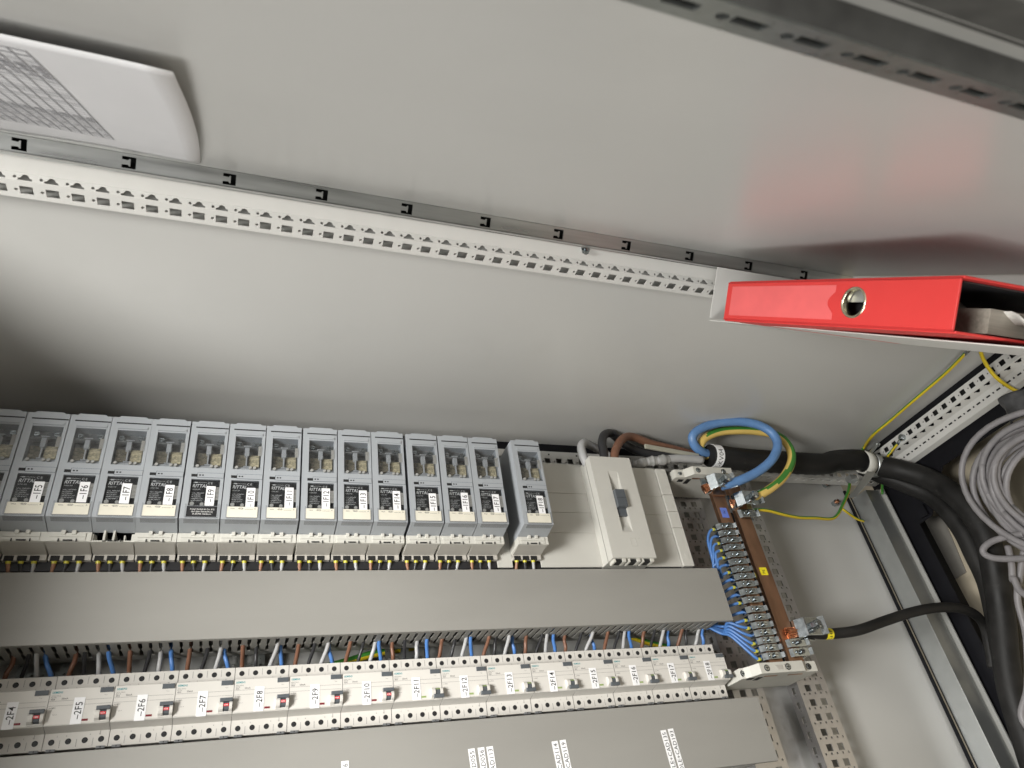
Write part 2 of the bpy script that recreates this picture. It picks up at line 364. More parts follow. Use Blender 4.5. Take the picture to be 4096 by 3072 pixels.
# punched mounting rails (run across the cabinet)
def rail(s0, t0, t1, d, w, label=None, flange=True, m=GALV):
    b = MB(co); n = int((t1 - t0) / 25); cols = [w / 2 - 25, w / 2, w / 2 + 25] if w > 70 else ([w / 2 - 12.5, w / 2 + 12.5] if w > 45 else [w / 2])
    hs = [sq((12.5, c), 11.5, 12.5) for c in cols]
    cc = sorted(set([c + q for c in cols for q in (-12.5, 0, 12.5)])) if w > 45 else cols
    hs += [circ((1.9 + .9, c), 2.1, 7) for c in cc if 3 < c < w - 3]
    b.perf((s0, t0, d), T_, S_, D_, 25, n, w, hs, 2.0)
    if flange:
        b.perf((s0, t0, d + 2), T_, D_, S_, 25, n, 28, [sq((12.5, 14), 11, 10), circ((2.8, 14), 2, 7)], 2.0)
    b.box(s0 + 1, s0 + w - 1, t0, t1, d + 27, d + 28.5, 1)  # dull backing plate added to make the punched holes look shaded
    return b.build('mounting_rail', [m, PINNER], CAB)
rail(840, -40, 690, 1135, 66, m=RAILM)
rail(983, -40, 690, 1133, 66, m=RAILM)
for s in (-262, -12, 228, 400): rail(s, -40, 690, 1138, 62, flange=False, m=GALVD)
for x, y, ax, v in ((605, 890, 'd', 1174), (680, 1038, 'd', 1172)):
    p = z7(x, y, ax, v); b = MB(co); b.cyl((p.x, p.y, p.z + 3), (p.x, p.y, p.z - 8), 7, 7, 6, smooth=False); b.cyl((p.x, p.y, p.z - 8), (p.x, p.y, p.z - 15), 4.2, 4, 10, 1); b.build('earth_stud', [ZINC, COPB], CAB)
# ---------------------------------------------------------------- door (part of the cabinet) with its sub-parts
th = math.atan2(.714, .700)
w = Vector((0, -.700, -.714)).normalized(); m_ = Vector((0, .714, -.700)).normalized(); P1 = Vector((0, 700, 546))
def dr(s, lam, off=0.): return P1 + w * lam + m_ * off + Vector((s, 0, 0))
b = MB(co); b.obox(dr(-760, -55, 1.6), S_ * 2170, w * 779, m_ * -1.6); DOOR = b.build('door', PANEL, CAB)
def hookslot(c, w_, h_):  # C-shaped punch with a tongue
    x0, x1, y0, y1 = c[0] - w_ / 2, c[0] + w_ / 2, c[1] - h_ / 2, c[1] + h_ / 2; ty = h_ * .17
    return [(x0, y0), (x1, y0), (x1, y1), (x0, y1), (x0, c[1] + ty * 1.3), (x0 + w_ * .42, c[1] + ty * 1.1), (x0 + w_ * .52, c[1] + ty * 1.9), (x0 + w_ * .60, c[1] + ty * 1.9), (x0 + w_ * .60, c[1] - ty * 1.9), (x0 + w_ * .52, c[1] - ty * 1.9), (x0 + w_ * .42, c[1] - ty * 1.1), (x0, c[1] - ty * 1.3)]
b = MB(co)
b.perf(dr(-237.3 - 88 - 300, 0, -18.2), S_, m_, -w, 100, 16, 17.8, [hookslot((82.5, 8.6), 13.5, 12.2)], 1.6)
b.obox(dr(-625, -24, -18.2), S_ * 1600, w * 24, m_ * 1.5)
b.obox(dr(-625, -26, -18.6), S_ * 1600, w * 4, m_ * 18)
b.obox(dr(-625, -22, -17), S_ * 1600, w * 3, m_ * 16, 1)
b.build('door_frame_tube', [STRIPM, DARK], DOOR)
b = MB(co)
fw = 17.5
b.perf(dr(-700, 668, -18.5), S_, w, m_, 25, 84, fw, [sq((12.5, fw / 2 + .5), 12.5, 5), circ((2.9, fw / 2), 2.4, 8)], 1.6)
b.obox(dr(-700, 668, -17), S_ * 2100, w * 1.5, m_ * 16.8)
b.obox(dr(-700, 670, -6), S_ * 2100, w * 13, m_ * 1)
b.build('door_frame_tube', GALVD, DOOR)
b = MB(co); b.obox(dr(-700, 684.2, -17.6), S_ * 2100, w * 1.6, m_ * 10); b.obox(dr(-740, 694, -8), S_ * 2150, w * 4, m_ * 8); b.build('seal_and_tube_shade', FOAMSH, DOOR)  # first strip stands in for the shaded tube side, second is the seal
b = MB(co); b.obox(dr(-740, 684.5, -7.4), S_ * 2150, w * 9.5, m_ * 7.4); b.obox(dr(-740, 698, -9), S_ * 2150, w * 9, m_ * 9); b.build('door_edge', PINNER, DOOR)
b = MB(co); b.obox(dr(-740, 707, -14), S_ * 2150, w * 17, m_ * 14); b.build('edge_trim', FOAMSH, DOOR)
# document pocket on the door
b = MB(co)
PB = 19.0                                    # back of the pocket stands this far off the door skin
q0 = dr(0, 7.5, -PB)
def pk(s, lam, off): return q0 + w * lam + m_ * -off + Vector((s, 0, 0))
b.obox(pk(600, -1, 0), S_ * 237, w * 1.2, m_ * -72)
b.obox(pk(600, 0, 75), S_ * 237, w * 560, m_ * -1.2)
b.obox(pk(838.2, 0, 0), S_ * 1.2, w * 560, m_ * -76)
b.obox(pk(837, 6, -PB + 1), S_ * 1.5, w * 560, m_ * -(PB + 20))
b.obox(pk(834.5, 6, -PB + 1), S_ * 4, w * 560, m_ * -1.2)
b.build('document_pocket', POSTM, DOOR, bevel=.3)
# ---------------------------------------------------------------- paper sheet taped to the door
def pap(u, v):     # u: along s, v: along the door width
    s = -520 + u * (448 + 17 * v) + (5 * math.sin(v * 3.1)) * u
    off = 1.5 + 6.5 * v ** 1.5 + 2.5 * math.sin(math.pi * v) + 2.5 * u ** 9 * v ** 3 + .7 * math.sin(u * 14 + v * 3) + .5 * math.sin(v * 9 + u * 5)
    return dr(s, 22 + (1 - u) * 14 * (1 - v) + v * 408, -off)
b = MB((-60, 600, 450)); b.grid(pap, 30, 24)
sh = b.build('paper_sheet', PAPER); tag(sh, 'curling white sheet of paper with a grey printed table on the open door', 'paper sheet')
so = sh.modifiers.new('thickness', 'SOLIDIFY'); so.thickness = .0002; so.offset = 0
b = MB((-60, 600, 450))
def pl(s, lam, dd=.6):
    u = (s + 520) / 456; v = (98 + (lam - 98) * 1.165 - 19) / 420; return pap(u, v) + m_ * -dd
def pq(sa, sb, la, lb):
    n = 8; fs = []; vs = []
    for i in range(n + 1):
        for j in (0, 1):
            if abs(sb - sa) > abs(lb - la): vs.append(pl(sa + (sb - sa) * i / n, (la, lb)[j]))
            else: vs.append(pl((sa, sb)[j], la + (lb - la) * i / n))
    b.add(vs, [(2 * i, 2 * i + 1, 2 * i + 3, 2 * i + 2) for i in range(n)])
R_ = -138
for k in range(44):
    s = R_ - 8.6 * k; pq(s - .9, s, 98, 368)
rows = [98, 105, 112, 119, 132, 140, 148, 166, 172, 178, 184, 190, 196, 240, 246, 262, 270, 300, 308, 322, 332, 344, 356, 367]
for l in rows: pq(-515, R_, l, l + 1.0)
for l in range(102, 366, 9): pq(-515, R_, l + 3, l + 3.6)
for r0, r1 in ((121, 131), (150, 165), (184, 205), (310, 340)):
    for k in range(44):
        s = R_ - 8.6 * k - 1.6
        for q in range(int((r1 - r0) / 4)): pq(s - random.uniform(3, 5.6), s, r0 + q * 4.2, r0 + q * 4.2 + 1.6)
b.build('printed_table', TABI, sh, recalc=False)
# ================================================================ cable ducts
def duct(t0, t1, s1, label):
    org = (s1, t0, 1130); D = thing('cable_duct', label, 'cable duct', org, 'wiring ducts between the rows')
    b = MB(org); b.prism([(t0, 1058), (t0, 1050.6), (t0 + .6, 1050), (t1 - .6, 1050), (t1, 1050.6), (t1, 1058), (t1 - 1.5, 1058), (t1 - 1.5, 1052), (t0 + 1.5, 1052), (t0 + 1.5, 1058)], 's', -520, s1)
    b.build('duct_cover', DUCT, D)
    b = MB(org); b.box(-520, s1 - 6, t0 + 2, t1 - 2, 1128, 1130); n = int((s1 - 40 + 400) / 12.5)
    for k in range(n):
        s = s1 - 30 - 12.5 * k
        for t in (t0 + 1.5, t1 - 3.1):
            hw = 3.9
            P = [(s - hw - 1.2, 1053), (s - hw, 1062), (s - hw, 1083), (s - hw - 1.4, 1087), (s - hw - 1.4, 1090), (s - hw, 1093), (s - hw, 1128), (s + hw, 1128), (s + hw, 1093), (s + hw + 1.4, 1090), (s + hw + 1.4, 1087), (s + hw, 1083), (s + hw, 1062), (s + hw + 1.2, 1053)]
            jj = random.uniform(-.6, .6); P = [(a + jj * (c - 1128) / -70, c) for a, c in P]
            b.prism([(a, c) for a, c in P], 't', t, t + 1.5)
        if k < n - 1:
            for t in (t0 + 1.4, t1 - 3.2): b.box(s - 12.5, s, t, t + 1.7, 1112, 1129)
    b.build('duct_wall', DUCTD, D)
    return D, org
DU1, _ = duct(349.4, 446, 824, 'long stone grey wiring duct between the fuse switches and the residual current breakers')
DU2, dorg = duct(127, 222.5, 822.6, 'long stone grey wiring duct below the breakers, carrying white printed labels')
def ducttag(sc, ttop, txt, tilt, ln=75., wd=9.6):
    b = MB(dorg); e = Vector((math.sin(tilt), -math.cos(tilt), 0)); g = Vector((math.cos(tilt), math.sin(tilt), 0)); c = Vector((sc, ttop, 1049.9))
    b.obox(c - g * wd / 2, g * wd, e * ln, D_ * -.35); lb = b.build('label_strip', WHITE, DU2)
    b = MB(dorg); W_ = tw(txt) * 6.6
    b.text(txt, lambda a, q: c + e * (3.2 + W_ - a * 6.6) + g * (3.3 - q * 6.6) + D_ * -.45); b.build('lettering', INK, lb, recalc=False)
k = 1049.
def dpx(x, y): return px(x, y, 'd', 1050)
for (x, y), txt, til in (((1380, 3044), '26', .0), ((1885, 2995), 'ANDLE+CAD055', .05), ((1923, 2990), 'ANDLE+CAD056', .05), ((1958, 2986), 'ANDLE+CAD113', .05), ((2218, 2965), 'ANDLE+CAD114', .05), ((2250, 2960), 'ANDLE+CAD119', .05), ((2652, 2921), 'ANDLE+CAD135', .05), ((2681, 2915), 'ANDLE+CAD193', .05)):
    p = dpx(x, y); ducttag(p.x, p.y, txt, til)
# ================================================================ fuse switches
def make_fuse():
    R0 = thing('fuse_switch', 'x', 'fuse switch', (0, 0, 0), 'fuse switch disconnectors in the upper row'); O = (0, 0, 0)
    # local: s 0..52.4, t 0 = top of the front (down negative), d 0 = front plane (back +75)
    b = MB()
    hol = [(10, -22), (10, -79.5), (48, -79.5), (48, -22)]; hol2 = [(9.5, -98.3), (9.5, -141), (48, -141), (48, -98.3)]
    outer = [(.3, 0), (8.6, 0), (10.6, 2.2), (44, 2.2), (46, 0), (52.4, 0), (52.4, -160.6), (.3, -160.6)]
    tri = tessellate_polygon([[Vector((x, y, 0)) for x, y in lp] for lp in (outer, hol, hol2)]); fl_ = outer + hol + hol2
    b.add([(x, y, 0) for x, y in fl_], [tuple(q) for q in tri])
    n = len(outer)
    for i in range(n):
        (x0, y0), (x1, y1) = outer[i], outer[(i + 1) % n]
        if i == 6: continue
        b.add([(x0, y0, 0), (x1, y1, 0), (x1, y1 if y1 > -100 else -166.5, 74 if y1 > -100 else 35), (x0, y0 if y0 > -100 else -166.5, 74 if y0 > -100 else 35)], [(0, 1, 2, 3)])
    for x in (.3, 52.4): b.add([(x, 0, 74), (x, -166.5, 35), (x, -166.5, 74)], [(0, 1, 2)])
    b.add([(.3, -160.6, 0), (52.4, -160.6, 0), (52.4, -166.8, 35), (.3, -166.8, 35)], [(0, 1, 2, 3)])
    for lp in (hol, hol2):
        for i in range(4):
            (x0, y0), (x1, y1) = lp[i], lp[(i + 1) % 4]; b.add([(x0, y0, 0), (x1, y1, 0), (x1, y1, 16), (x0, y0, 16)], [(0, 1, 2, 3)])
    b.box(9.6, 48, -19.8, -16.2, -1.6, 0)
    b.build('housing', FUSE, R0, recalc=False)
    b = MB(); b.box(6.5, 52, -10.8, -8.7, -.12, .1); b.build('slot', DARK, R0)
    b = MB(); b.box(8.7, 17, -94.6, -90.2, -.12, .1); b.build('slot', DARK, R0)
    b = MB(); b.box(16.4, 52.2, -96, -87.6, -.1, .1); b.build('latch_gap', SLATE, R0)
    b = MB(); b.box(17, 52, -95.4, -88.2, -.5, .2); b.box(19, 21.5, -93, -91, -.7, -.5, 1); b.box(23, 25.2, -93, -91, -.7, -.5, 1); b.build('latch', [FUSE, DARK], R0, bevel=.3)
    # upper window: dark chamber with metal contacts, ceramic fuses, central pull tab
    b = MB(); b.box(10, 48, -79.5, -22, 15.5, 16.5); b.box(10, 48, -40, -38, 3, 15, 0); b.build('chamber', FUSED, R0)
    b = MB()
    for x, mm in ((12.2, CERAMD), (30.8, CERAM)): b = MB(); b.box(x, x + 15.5, -71, -51, 6, 15); b.build('fuse_link', mm, R0, bevel=1.0)
    b = MB()
    for x in (16.2, 41.0): b = MB(); b.cyl((x, -31.5, 6), (x, -31.5, 14), 3.6, 3.6, 12); b.box(x - 2.9, x + 2.9, -32, -31, 5.6, 6.2, 1); b.build('contact_screw', [ZINC, DARK], R0)
    b = MB(); b.box(24.6, 31, -55, -40.5, 1.5, 9); b.box(27, 29, -72, -55, 2, 6); b.box(24, 33, -73.5, -72, 2, 6); b.prism([(25, -40.5), (31, -40.5), (33.5, -36), (22.5, -36)], 'd', 3, 9)
    b.box(10.5, 47.5, -78.8, -74, 3, 9); b.build('pull_tab', PTAB, R0, bevel=.3)
    b = MB()
    for i in range(9): b.box(43.5, 48.4, -40 - i * 1.9, -39 - i * 1.9, -.9, .3)
    for x in (15, 34, 40): b.cyl((x, -76.3, 1.5), (x, -76.3, -.6), 2.6, 2.2, 10)
    b.build('knurled_grip', PINNER, R0)
    b = MB(); b.box(10.1, 47.9, -79.4, -22.1, .6, 1.2); b.build('window', CLEAR, R0)
    # lower window with black rating plate and card
    b = MB(); b.box(9.5, 48, -141, -98.3, 3.2, 4.2); b.build('rating_plate', BLK, R0)
    b = MB()
    b.text('*RITTAL', along_s(11.6, -110.2, 3.0, 5.4, .22, .80))
    b.text('C', along_s(31.5, -104.6, 3.0, 3.6)); b.text('E', along_s(36, -104.6, 3.0, 3.6))
    b.box(14, 18, -103, -101.5, 2.9, 3.05); b.box(12, 30, -102.4, -102.1, 2.9, 3.05)
    for i, tx in enumerate(('SV3431.030', '', 'In/Ue: 100A/690V', 'AC-21B/690V', 'AC-22B/500V', 'NH000 Pv=7.5W', 'IEC/EN 60947-3')):
        if tx: b.text(tx, along_s(12, -114.2 - i * 3.0, 3.0, 1.7, 0, .9))
    b.build('lettering', WINK, R0, recalc=False)
    b = MB()
    for i in range(10): b.box(42.5, 48.3, -112 - i * 2.1, -110.9 - i * 2.1, .2, 1.4)
    b.cyl((14, -137, 3), (14, -137, 1), 3, 3, 10); b.cyl((27, -137.5, 3), (27, -137.5, 1), 2.6, 2.6, 10)
    b.build('knurled_grip', PINNER, R0)
    b = MB(); b.box(9.6, 47.9, -141, -98.4, .5, 1.1); b.build('window', CLEAR, R0)
    b = MB(); b.box(7.8, 48.6, -158, -141.6, -.9, -.1); cc = b.build('rating_card', CREAM, R0)
    b = MB(); b.text('max.', along_s(12, -145.4, -1.0, 2.3)); b.box(22, 30, -144.6, -144.2, -1.05, -.92); b.box(23.5, 28.5, -143.4, -143.1, -1.05, -.92); b.box(23.5, 28.5, -145.7, -145.4, -1.05, -.92); b.box(23.5, 23.8, -145.7, -143.1, -1.05, -.92); b.box(28.2, 28.5, -145.7, -143.1, -1.05, -.92)
    b.box(31, 42, -145.7, -145.4, -1.05, -.92); b.text('A', along_s(44, -145.6, -1.0, 2.3)); b.build('lettering', INK, cc, recalc=False)
    b = MB(); b.box(6.0, 7.6, -159, -139, -1.8, .1); b.box(48.8, 50.4, -159, -139, -1.8, .1); b.box(7.6, 48.8, -160, -158.3, -1.4, -.05)
    b.prism([(-161.0, 1), (-162.6, 9), (-163.6, 9), (-162.0, 1)], 's', 6, 50); b.build('card_holder', CLEARP, R0)
    # terminal cover
    b = MB()
    b.box(-.8, 52.6, -180.5, -167, 33, 74); b.box(3.2, 46, -174.5, -169, 31.6, 33); b.box(3.2, 46, -179.6, -175.4, 32.0, 33)
    b.box(48, 54.6, -179, -168.5, 35, 50)
    b.build('terminal_cover', TERM, R0, bevel=.35)
    b = MB()
    for x in (16.5, 29): b = MB(); b.box(x, x + 5, -171.5, -165.8, 29.8, 33); b.build('cover_latch', TERM, R0, bevel=.3)
    for q in ((21.8, 29, -168.4, -167.6, 32.6, 33.2), (20, 31, -180.6, -178.7, 31.2, 32.2), (14, 15.4, -181.4, -177.5, 31.2, 32.4), (35, 36.4, -181.4, -177.5, 31.2, 32.4)): b = MB(); b.box(*q); b.build('slot', DARK, R0)
    b = MB(); b.prism([(-180.6, 37), (-180.6, 74), (-191, 74), (-184, 70)], 's', 0, 51)
    b.box(0, 51, -191.5, -183.5, 69, 76)
    b.build('terminal_skirt', TERM2, R0, bevel=.3)
    b = MB()
    for x in (7, 22, 36.5): b.box(x - 4.5, x + 6.5, -192.4, -185.2, 68.3, 69.2)
    b.build('cable_entry', DARK, R0)
    return R0
FX = [('-1F4', -346.5), ('-1F5', -293), ('-1F6', -239.8), ('-1F7', -187), ('-1F8', -134.6), ('-1F9', -80.6), ('-1F10', -27.2), ('-1F11', 26.2), ('-1F12', 80.8), ('-1F13', 134.4), ('-1F14', 187.6), ('-1F15', 244.6), ('-1F16', 299), ('-1F17', 352.2), ('-1F18', 430.5)]
proto = make_fuse(); fuses = []
for i, (nm, s) in enumerate(FX):
    num = nm[1:]
    lab = 'grey fuse switch with clear windows, sticker reading %s' % num
    if nm == '-1F4': lab = 'grey fuse switch cut off by the left edge of the photo'
    if nm == '-1F7': lab = 'grey fuse switch with sticker 1F7, its terminal cover missing'
    if nm == '-1F9': lab = 'grey fuse switch with sticker 1F9 and no cream card'
    if nm == '-1F18': lab = 'lone grey fuse switch with sticker 1F18, standing apart from the row'
    org = (s, 656 - (0 if i < 2 else 0), 985)
    if i == 0: proto.location = W(org); proto['label'] = lab; f = proto
    else: f = dup(proto, org, lab)
    fuses.append((f, org, nm))
def kid(f, n): return [c for c in f.children if c.name.split('.')[0] == n]
for f, org, nm in fuses:
    if nm != '-1F4':
        hh = 31 + (4 if len(nm) > 4 else 0)
        js = random.uniform(-1.2, 1.2); jt = random.uniform(-1.5, 2)
        b = MB(); t0 = -109 + jt; s0 = 30.8 + js; b.box(s0, s0 + 12, t0 - hh, t0, -.5, -.2); st = b.build('sticker', WHITE, f)
        b = MB(); txt = '\u2013' + nm[1:]; W_ = tw(txt); h = 8.6; sqz = min(.86, (hh - 4) / (W_ * h)); b.text(txt, along_t(s0 + 10.3, t0 - hh + (hh - W_ * h * sqz) / 2, -.62, h, sqz)); b.build('lettering', INK, st, recalc=False)
    if nm == '-1F9':
        for c in kid(f, 'rating_card'):
            for q in list(c.children): bpy.data.objects.remove(q)
            bpy.data.objects.remove(c)
        b = MB(); b.box(8.5, 48, -158, -141.6, -.2, .3); cc = b.build('address_plate', BLK, f)
        b = MB()
        for i, tx in enumerate(('Rittal GmbH & Co. KG', 'Auf dem St\u00fctzelberg', 'D-35745 Herborn')): b.text(tx, along_s(28 - tw(tx) * 1.1, -147.5 - i * 3.6, -.35, 2.3))
        b.build('lettering', WINK, cc, recalc=False)
    if nm == '-1F7':
        for n in ('cover_latch',):
            for c in kid(f, n): bpy.data.objects.remove(c)
        for c in kid(f, 'terminal_cover'): bpy.data.objects.remove(c)
        b = MB(); b.box(-.8, 52.6, -180.5, -178.5, 34, 74); b.box(-.8, 1, -179, -167, 38, 74); b.box(48, 54.6, -179, -168.5, 35, 50); b.box(1, 52, -180, -167, 66, 70)
        for x in (14, 25.5): b.box(x, x + 2.6, -180, -165.5, 30, 66)
        b.box(2, 4, -179, -168, 40, 66); b.box(38, 40, -179, -168, 40, 66); b.build('terminal_frame', TERM, f, bevel=.3)
    # wires
    wc = (('brown', BROWNL, 7.5), ('black', BLKI, 22), ('grey', GRYI, 37.2))
    for cn, mm, x in wc:
        o0 = (org[0] + x, 463, 1058); sw = random.uniform(-4, 4)
        R1 = thing('wire', ('%s wire leaving the fuse switch marked %s' % (cn, nm[1:])) if nm != '-1F4' else '%s wire below the fuse switch at the left edge' % cn, 'wire', o0, 'wires from the fuse switches into the duct')
        b = MB(o0); b.tube([(o0[0], 469, 1057), (o0[0], 463, 1058), (o0[0] + sw * .4, 455, 1062), (o0[0] + sw, 444, 1068), (o0[0] + sw * 1.4, 425, 1078)], 2.7, 8, 3); b.build('insulation', mm, R1)
        b = MB(o0); b.cyl((o0[0], 466, 1057), (o0[0], 461.2, 1058.2), 3.5, 3.2, 10); b.build('collar', FERR, R1)
# busbar system behind
BB = (20, 560, 1075)
b = MB(BB); b.box(-420, 403, 452, 655, 1061, 1070); b.box(403, 760, 452, 652, 1066, 1075); b.box(-420, 740, 455, 640, 1076, 1130); tag(b.build('busbar_support', BLK), 'black busbar support bed behind the row of fuse switches', 'busbar support')
def cover(s0, s1, name, label, seams=(596, 557, 517)):
    org = (s0, 453, 1060); b = MB(org); ts = [453] + sorted(seams) + [659]
    for a, c in zip(ts, ts[1:]): b.box(s0, s1, a + .5, c - .5, 1060, 1062); 
    b.box(s0 + .4, s1 - .4, 453.5, 658.5, 1061, 1063.5)
    return tag(b.build(name, DEVB, bevel=.5), label, 'cover plate', 'cover plates beside the main switch')
cover(482.5, 600, 'busbar_cover', 'wide plain grey cover plate between fuse switch 1F18 and the main switch')
cover(404, 431, 'busbar_cover', 'narrow grey cover strip to the left of fuse switch 1F18')
cover(683, 759.5, 'busbar_cover', 'plain grey cover plate directly right of the main switch')
org = (761, 453, 1060); b = MB(org)
for a, c in ((453, 528), (529, 562), (562.8, 598), (599, 656)): b.box(760.5, 783, a, c, 1056, 1064)
EC = tag(b.build('busbar_end_cover', DEVB, bevel=.5), 'narrow grey end cover with moulded numbers beside the perforated rail', 'end cover', 'cover plates beside the main switch')
b = MB(org)
for tt, tx in ((612, '25'), (568, '15'), (548, '12'), (500, '25')): b.text(tx, lambda a, q, tt=tt: (776 - q * 5, tt + a * 5, 1055.6))
b.prism([(769, 640), (776, 640), (776, 650), (769, 650)], 'd', 1055.5, 1056); b.prism([(769, 465), (776, 465), (776, 477), (769, 477)], 'd', 1055.5, 1056)
b.build('moulded_number', DEVB, EC, recalc=False)
# main switch
mo = (598.4, 452.8, 1066); MS = thing('main_switch', 'large light grey main load switch with dark slide handle', 'load switch', mo)
b = MB(mo)
A0, A1, B0, B1 = 598.4, 683.6, 452.8, 654.5; hs = [(630, 624), (630, 501), (650.5, 501), (650.5, 624)]
outer = [(A0, B0), (A1, B0), (A1, B1), (A0, B1)]
tri = tessellate_polygon([[Vector((x, y, 0)) for x, y in lp] for lp in (outer, hs)]); b.add([(x, y, 1020) for x, y in outer + hs], [tuple(q) for q in tri])
for i in range(4):
    (x0, y0), (x1, y1) = outer[i], outer[(i + 1) % 4]; b.add([(x0, y0, 1020), (x1, y1, 1020), (x1, y1, 1066), (x0, y0, 1066)], [(0, 1, 2, 3)])
dpt = [(624, 1020), (600, 1027), (590, 1028), (524, 1028), (516, 1027), (501, 1020)]
for x in (630, 650.5): b.add([(x, a, c) for a, c in dpt], [tuple(range(6))])
for (a, c), (a2, c2) in zip(dpt, dpt[1:]): b.add([(630, a, c), (650.5, a, c), (650.5, a2, c2), (630, a2, c2)], [(0, 1, 2, 3)])
b.build('housing', DEVB, MS)
b = MB(mo); b.box(A0 - .6, A0, B0 - .2, B1 + .3, 1038, 1039.2); b.box(A0 - .6, A1 + .6, B1, B1 + .5, 1038, 1039.2); b.build('housing_joint', DUCT, MS)
b = MB(mo); b.box(630.6, 650, 548, 582, 1012.5, 1027.5); b.box(630.6, 650, 564.7, 565.3, 1012.2, 1012.8, 1); b.box(631, 649.6, 534, 548, 1023, 1028); b.build('slide_handle', [SLATE, BLK], MS, bevel=.6)
b = MB(mo)
for a in ((657, 660, 489, 489.5), (641, 641.5, 474, 489.5), (641, 652.5, 474, 474.5), (652, 652.5, 474, 489.5), (641, 652.5, 489, 489.5)): b.box(a[0], a[1], a[2], a[3], 1019.6, 1020)
b.text('30', lambda a, q: (664 - q * 4.5, 561 + a * 4.5, 1019.7)); b.build('moulded_mark', DEVB, MS)
b = MB(mo)
for x in (606, 634, 661):
    b = MB(mo); b.box(x - 2, x + 17, 447.5, 452.8, 1026, 1040, 1); b.box(x - 4, x - 1, 447, 452.8, 1024, 1042); b.box(x + 12, x + 18, 447, 452.8, 1023, 1040); b.build('terminal', [TERM, DARK], MS)
# ================================================================ residual current breakers
def make_rccb(on):
    R0 = thing('circuit_breaker', 'x', 'circuit breaker', (0, 0, 0), 'four-pole residual current breakers in the lower row')
    # local: s 0..72, t relative to 280 (row middle), d relative to the front plane (0) back +62
    b = MB(); b.prism([(45, 23), (30, 23), (22.9, 23.4), (22.7, .5), (22.2, 0), (-19.6, 0), (-20.8, 1), (-24.8, 21), (-44.4, 21), (-44.4, 62), (45, 62)], 's', .25, 71.75)
    b.build('body', DEV, R0, bevel=.25)
    b = MB()
    for k in range(4):
        x = 8.9 + 18.15 * k
        for t, d in ((36.6, 22.9), (-35.1, 20.9)):
            b = MB(); b.cyl((x, t, d + .05), (x, t, d - .12), 3.45, 3.45, 16, 0, False); b.cyl((x, t - .3, d - .14), (x, t - .3, d - .22), 2.5, 2.5, 12, 1, False)  # flat dark disc in place of the shaded screw recess
            b.box(x - 2.2, x + 2.2, t - .6, t - .1, d - .3, d - .2, 0); b.build('terminal_screw', [DARK, BLK], R0)
    b = MB()
    for k in range(3):
        x = 18 + 18.15 * k; b.box(x - .3, x + .3, 33.5, 42.5, 22.85, 23.05); b.box(x - .3, x + .3, -42, -33, 20.85, 21.05)
    b.box(1, 70, 7.9, 8.3, -.12, .1); b.box(1, 70, 2.2, 2.6, -.12, .1); b.box(61, 61.6, -30, -24.9, 20.8, 21.1)
    b.build('groove', LINK, R0)
    b = MB(); b.prism([(22.6, -.12), (-20, -.12), (-24.9, 20.8), (-44.4, 20.85), (-44.4, 22), (-24.4, 22), (-19.6, .3), (22.4, .3), (22.8, 23.6), (45, 23.6), (45, 22.8), (23.2, 22.8)], 's', -.1, .3); b.build('side_joint', GINK, R0)
    b = MB(); b.box(55.6, 70.4, 15.6, 21.6, -1.4, .2); b.box(62.7, 63.1, 16.2, 21, -1.6, -1.3); b.build('test_button', SLATE, R0, bevel=.5)
    b = MB(); b.text('*SIEMENS', along_s(2.2, 17.2, -.1, 2.5, 0, .88)); b.build('maker_lettering', TEAL, R0, recalc=False)
    b = MB(); b.text('5SV3 344-6', along_s(2.2, 13.6, -.1, 1.5)); b.text('RCCB', along_s(2.2, 11.6, -.1, 1.5)); b.text('*40A', along_s(2.2, 9.1, -.1, 2.0)); b.text('*30mA', along_s(13.5, 9.6, -.1, 2.2)); b.text('Test', along_s(61, 12, -.1, 1.3))
    b.text('Im 800A', along_s(2.2, -.6, -.1, 1.4)); b.text('Type A', along_s(7, -8.5, -.1, 1.2))
    for k, q in enumerate('135N'): b.text(q, along_s(13.5 + 18.15 * k - (8 if k % 2 else 0), 28.5, 22.9, 1.8))
    for k, q in enumerate('246N'): b.text(q, along_s(13.5 + 18.15 * k - (8 if k % 2 else 0), -29.5, 20.85, 1.8))
    b.build('lettering', GINK, R0, recalc=False)
    b = MB(); b.box(40.2, 47.4, -17.3, -14.8, -.25, .1); b.build('state_window', DRED if on else GRNI, R0)
    # lever housing: two round cheeks
    b = MB()
    for x0, x1 in ((54.2, 60.2), (67.6, 71.6)):
        P = [(-5.2, 0), (-5.2, -3), (-6.6, -6.4), (-9.4, -7.8), (-13, -7.8), (-16, -6.2), (-18.2, -2.6), (-18.6, 0)]; b.prism(P, 's', x0, x1)
    b.box(54.2, 71.6, -19.4, -17.6, -1.6, 0); b.build('lever_housing', DEV, R0, bevel=.4)
    b = MB(); P = [(-5.6, 0), (-5.8, -3.6), (-8, -6.2), (-12, -6.8), (-16, -5), (-17.6, 0)]; b.prism(P, 's', 60.6, 67.2)
    if on: b.prism([(-1.8, -4), (-2.6, -9.5), (-7, -9.2), (-7.4, -5)], 's', 55.6, 71.4)
    else: b.prism([(-14.6, -6.4), (-15.4, -10), (-20.6, -9.4), (-20, -4.5)], 's', 57, 72)
    lv = b.build('lever', SLATE, R0, bevel=.5)
    if on:
        b = MB(); b.prism([(-9.2, -6.45), (-9.2, -7.0), (-12.6, -7.1), (-12.6, -6.7)], 's', 60.7, 67.1); b.build('state_mark', REDI, lv); b = MB(); b.text('*I-ON', along_s(61.3, -11.9, -7.2, 1.9, 0, .8)); b.build('lettering', WINK, lv, recalc=False)
    else:
        b = MB(); b.prism([(-5.9, -4), (-8, -6.5), (-8.6, -6.7), (-8.3, -6.0), (-6.2, -3.5)], 's', 60.7, 67.1); b.build('state_mark', GRNI, lv)
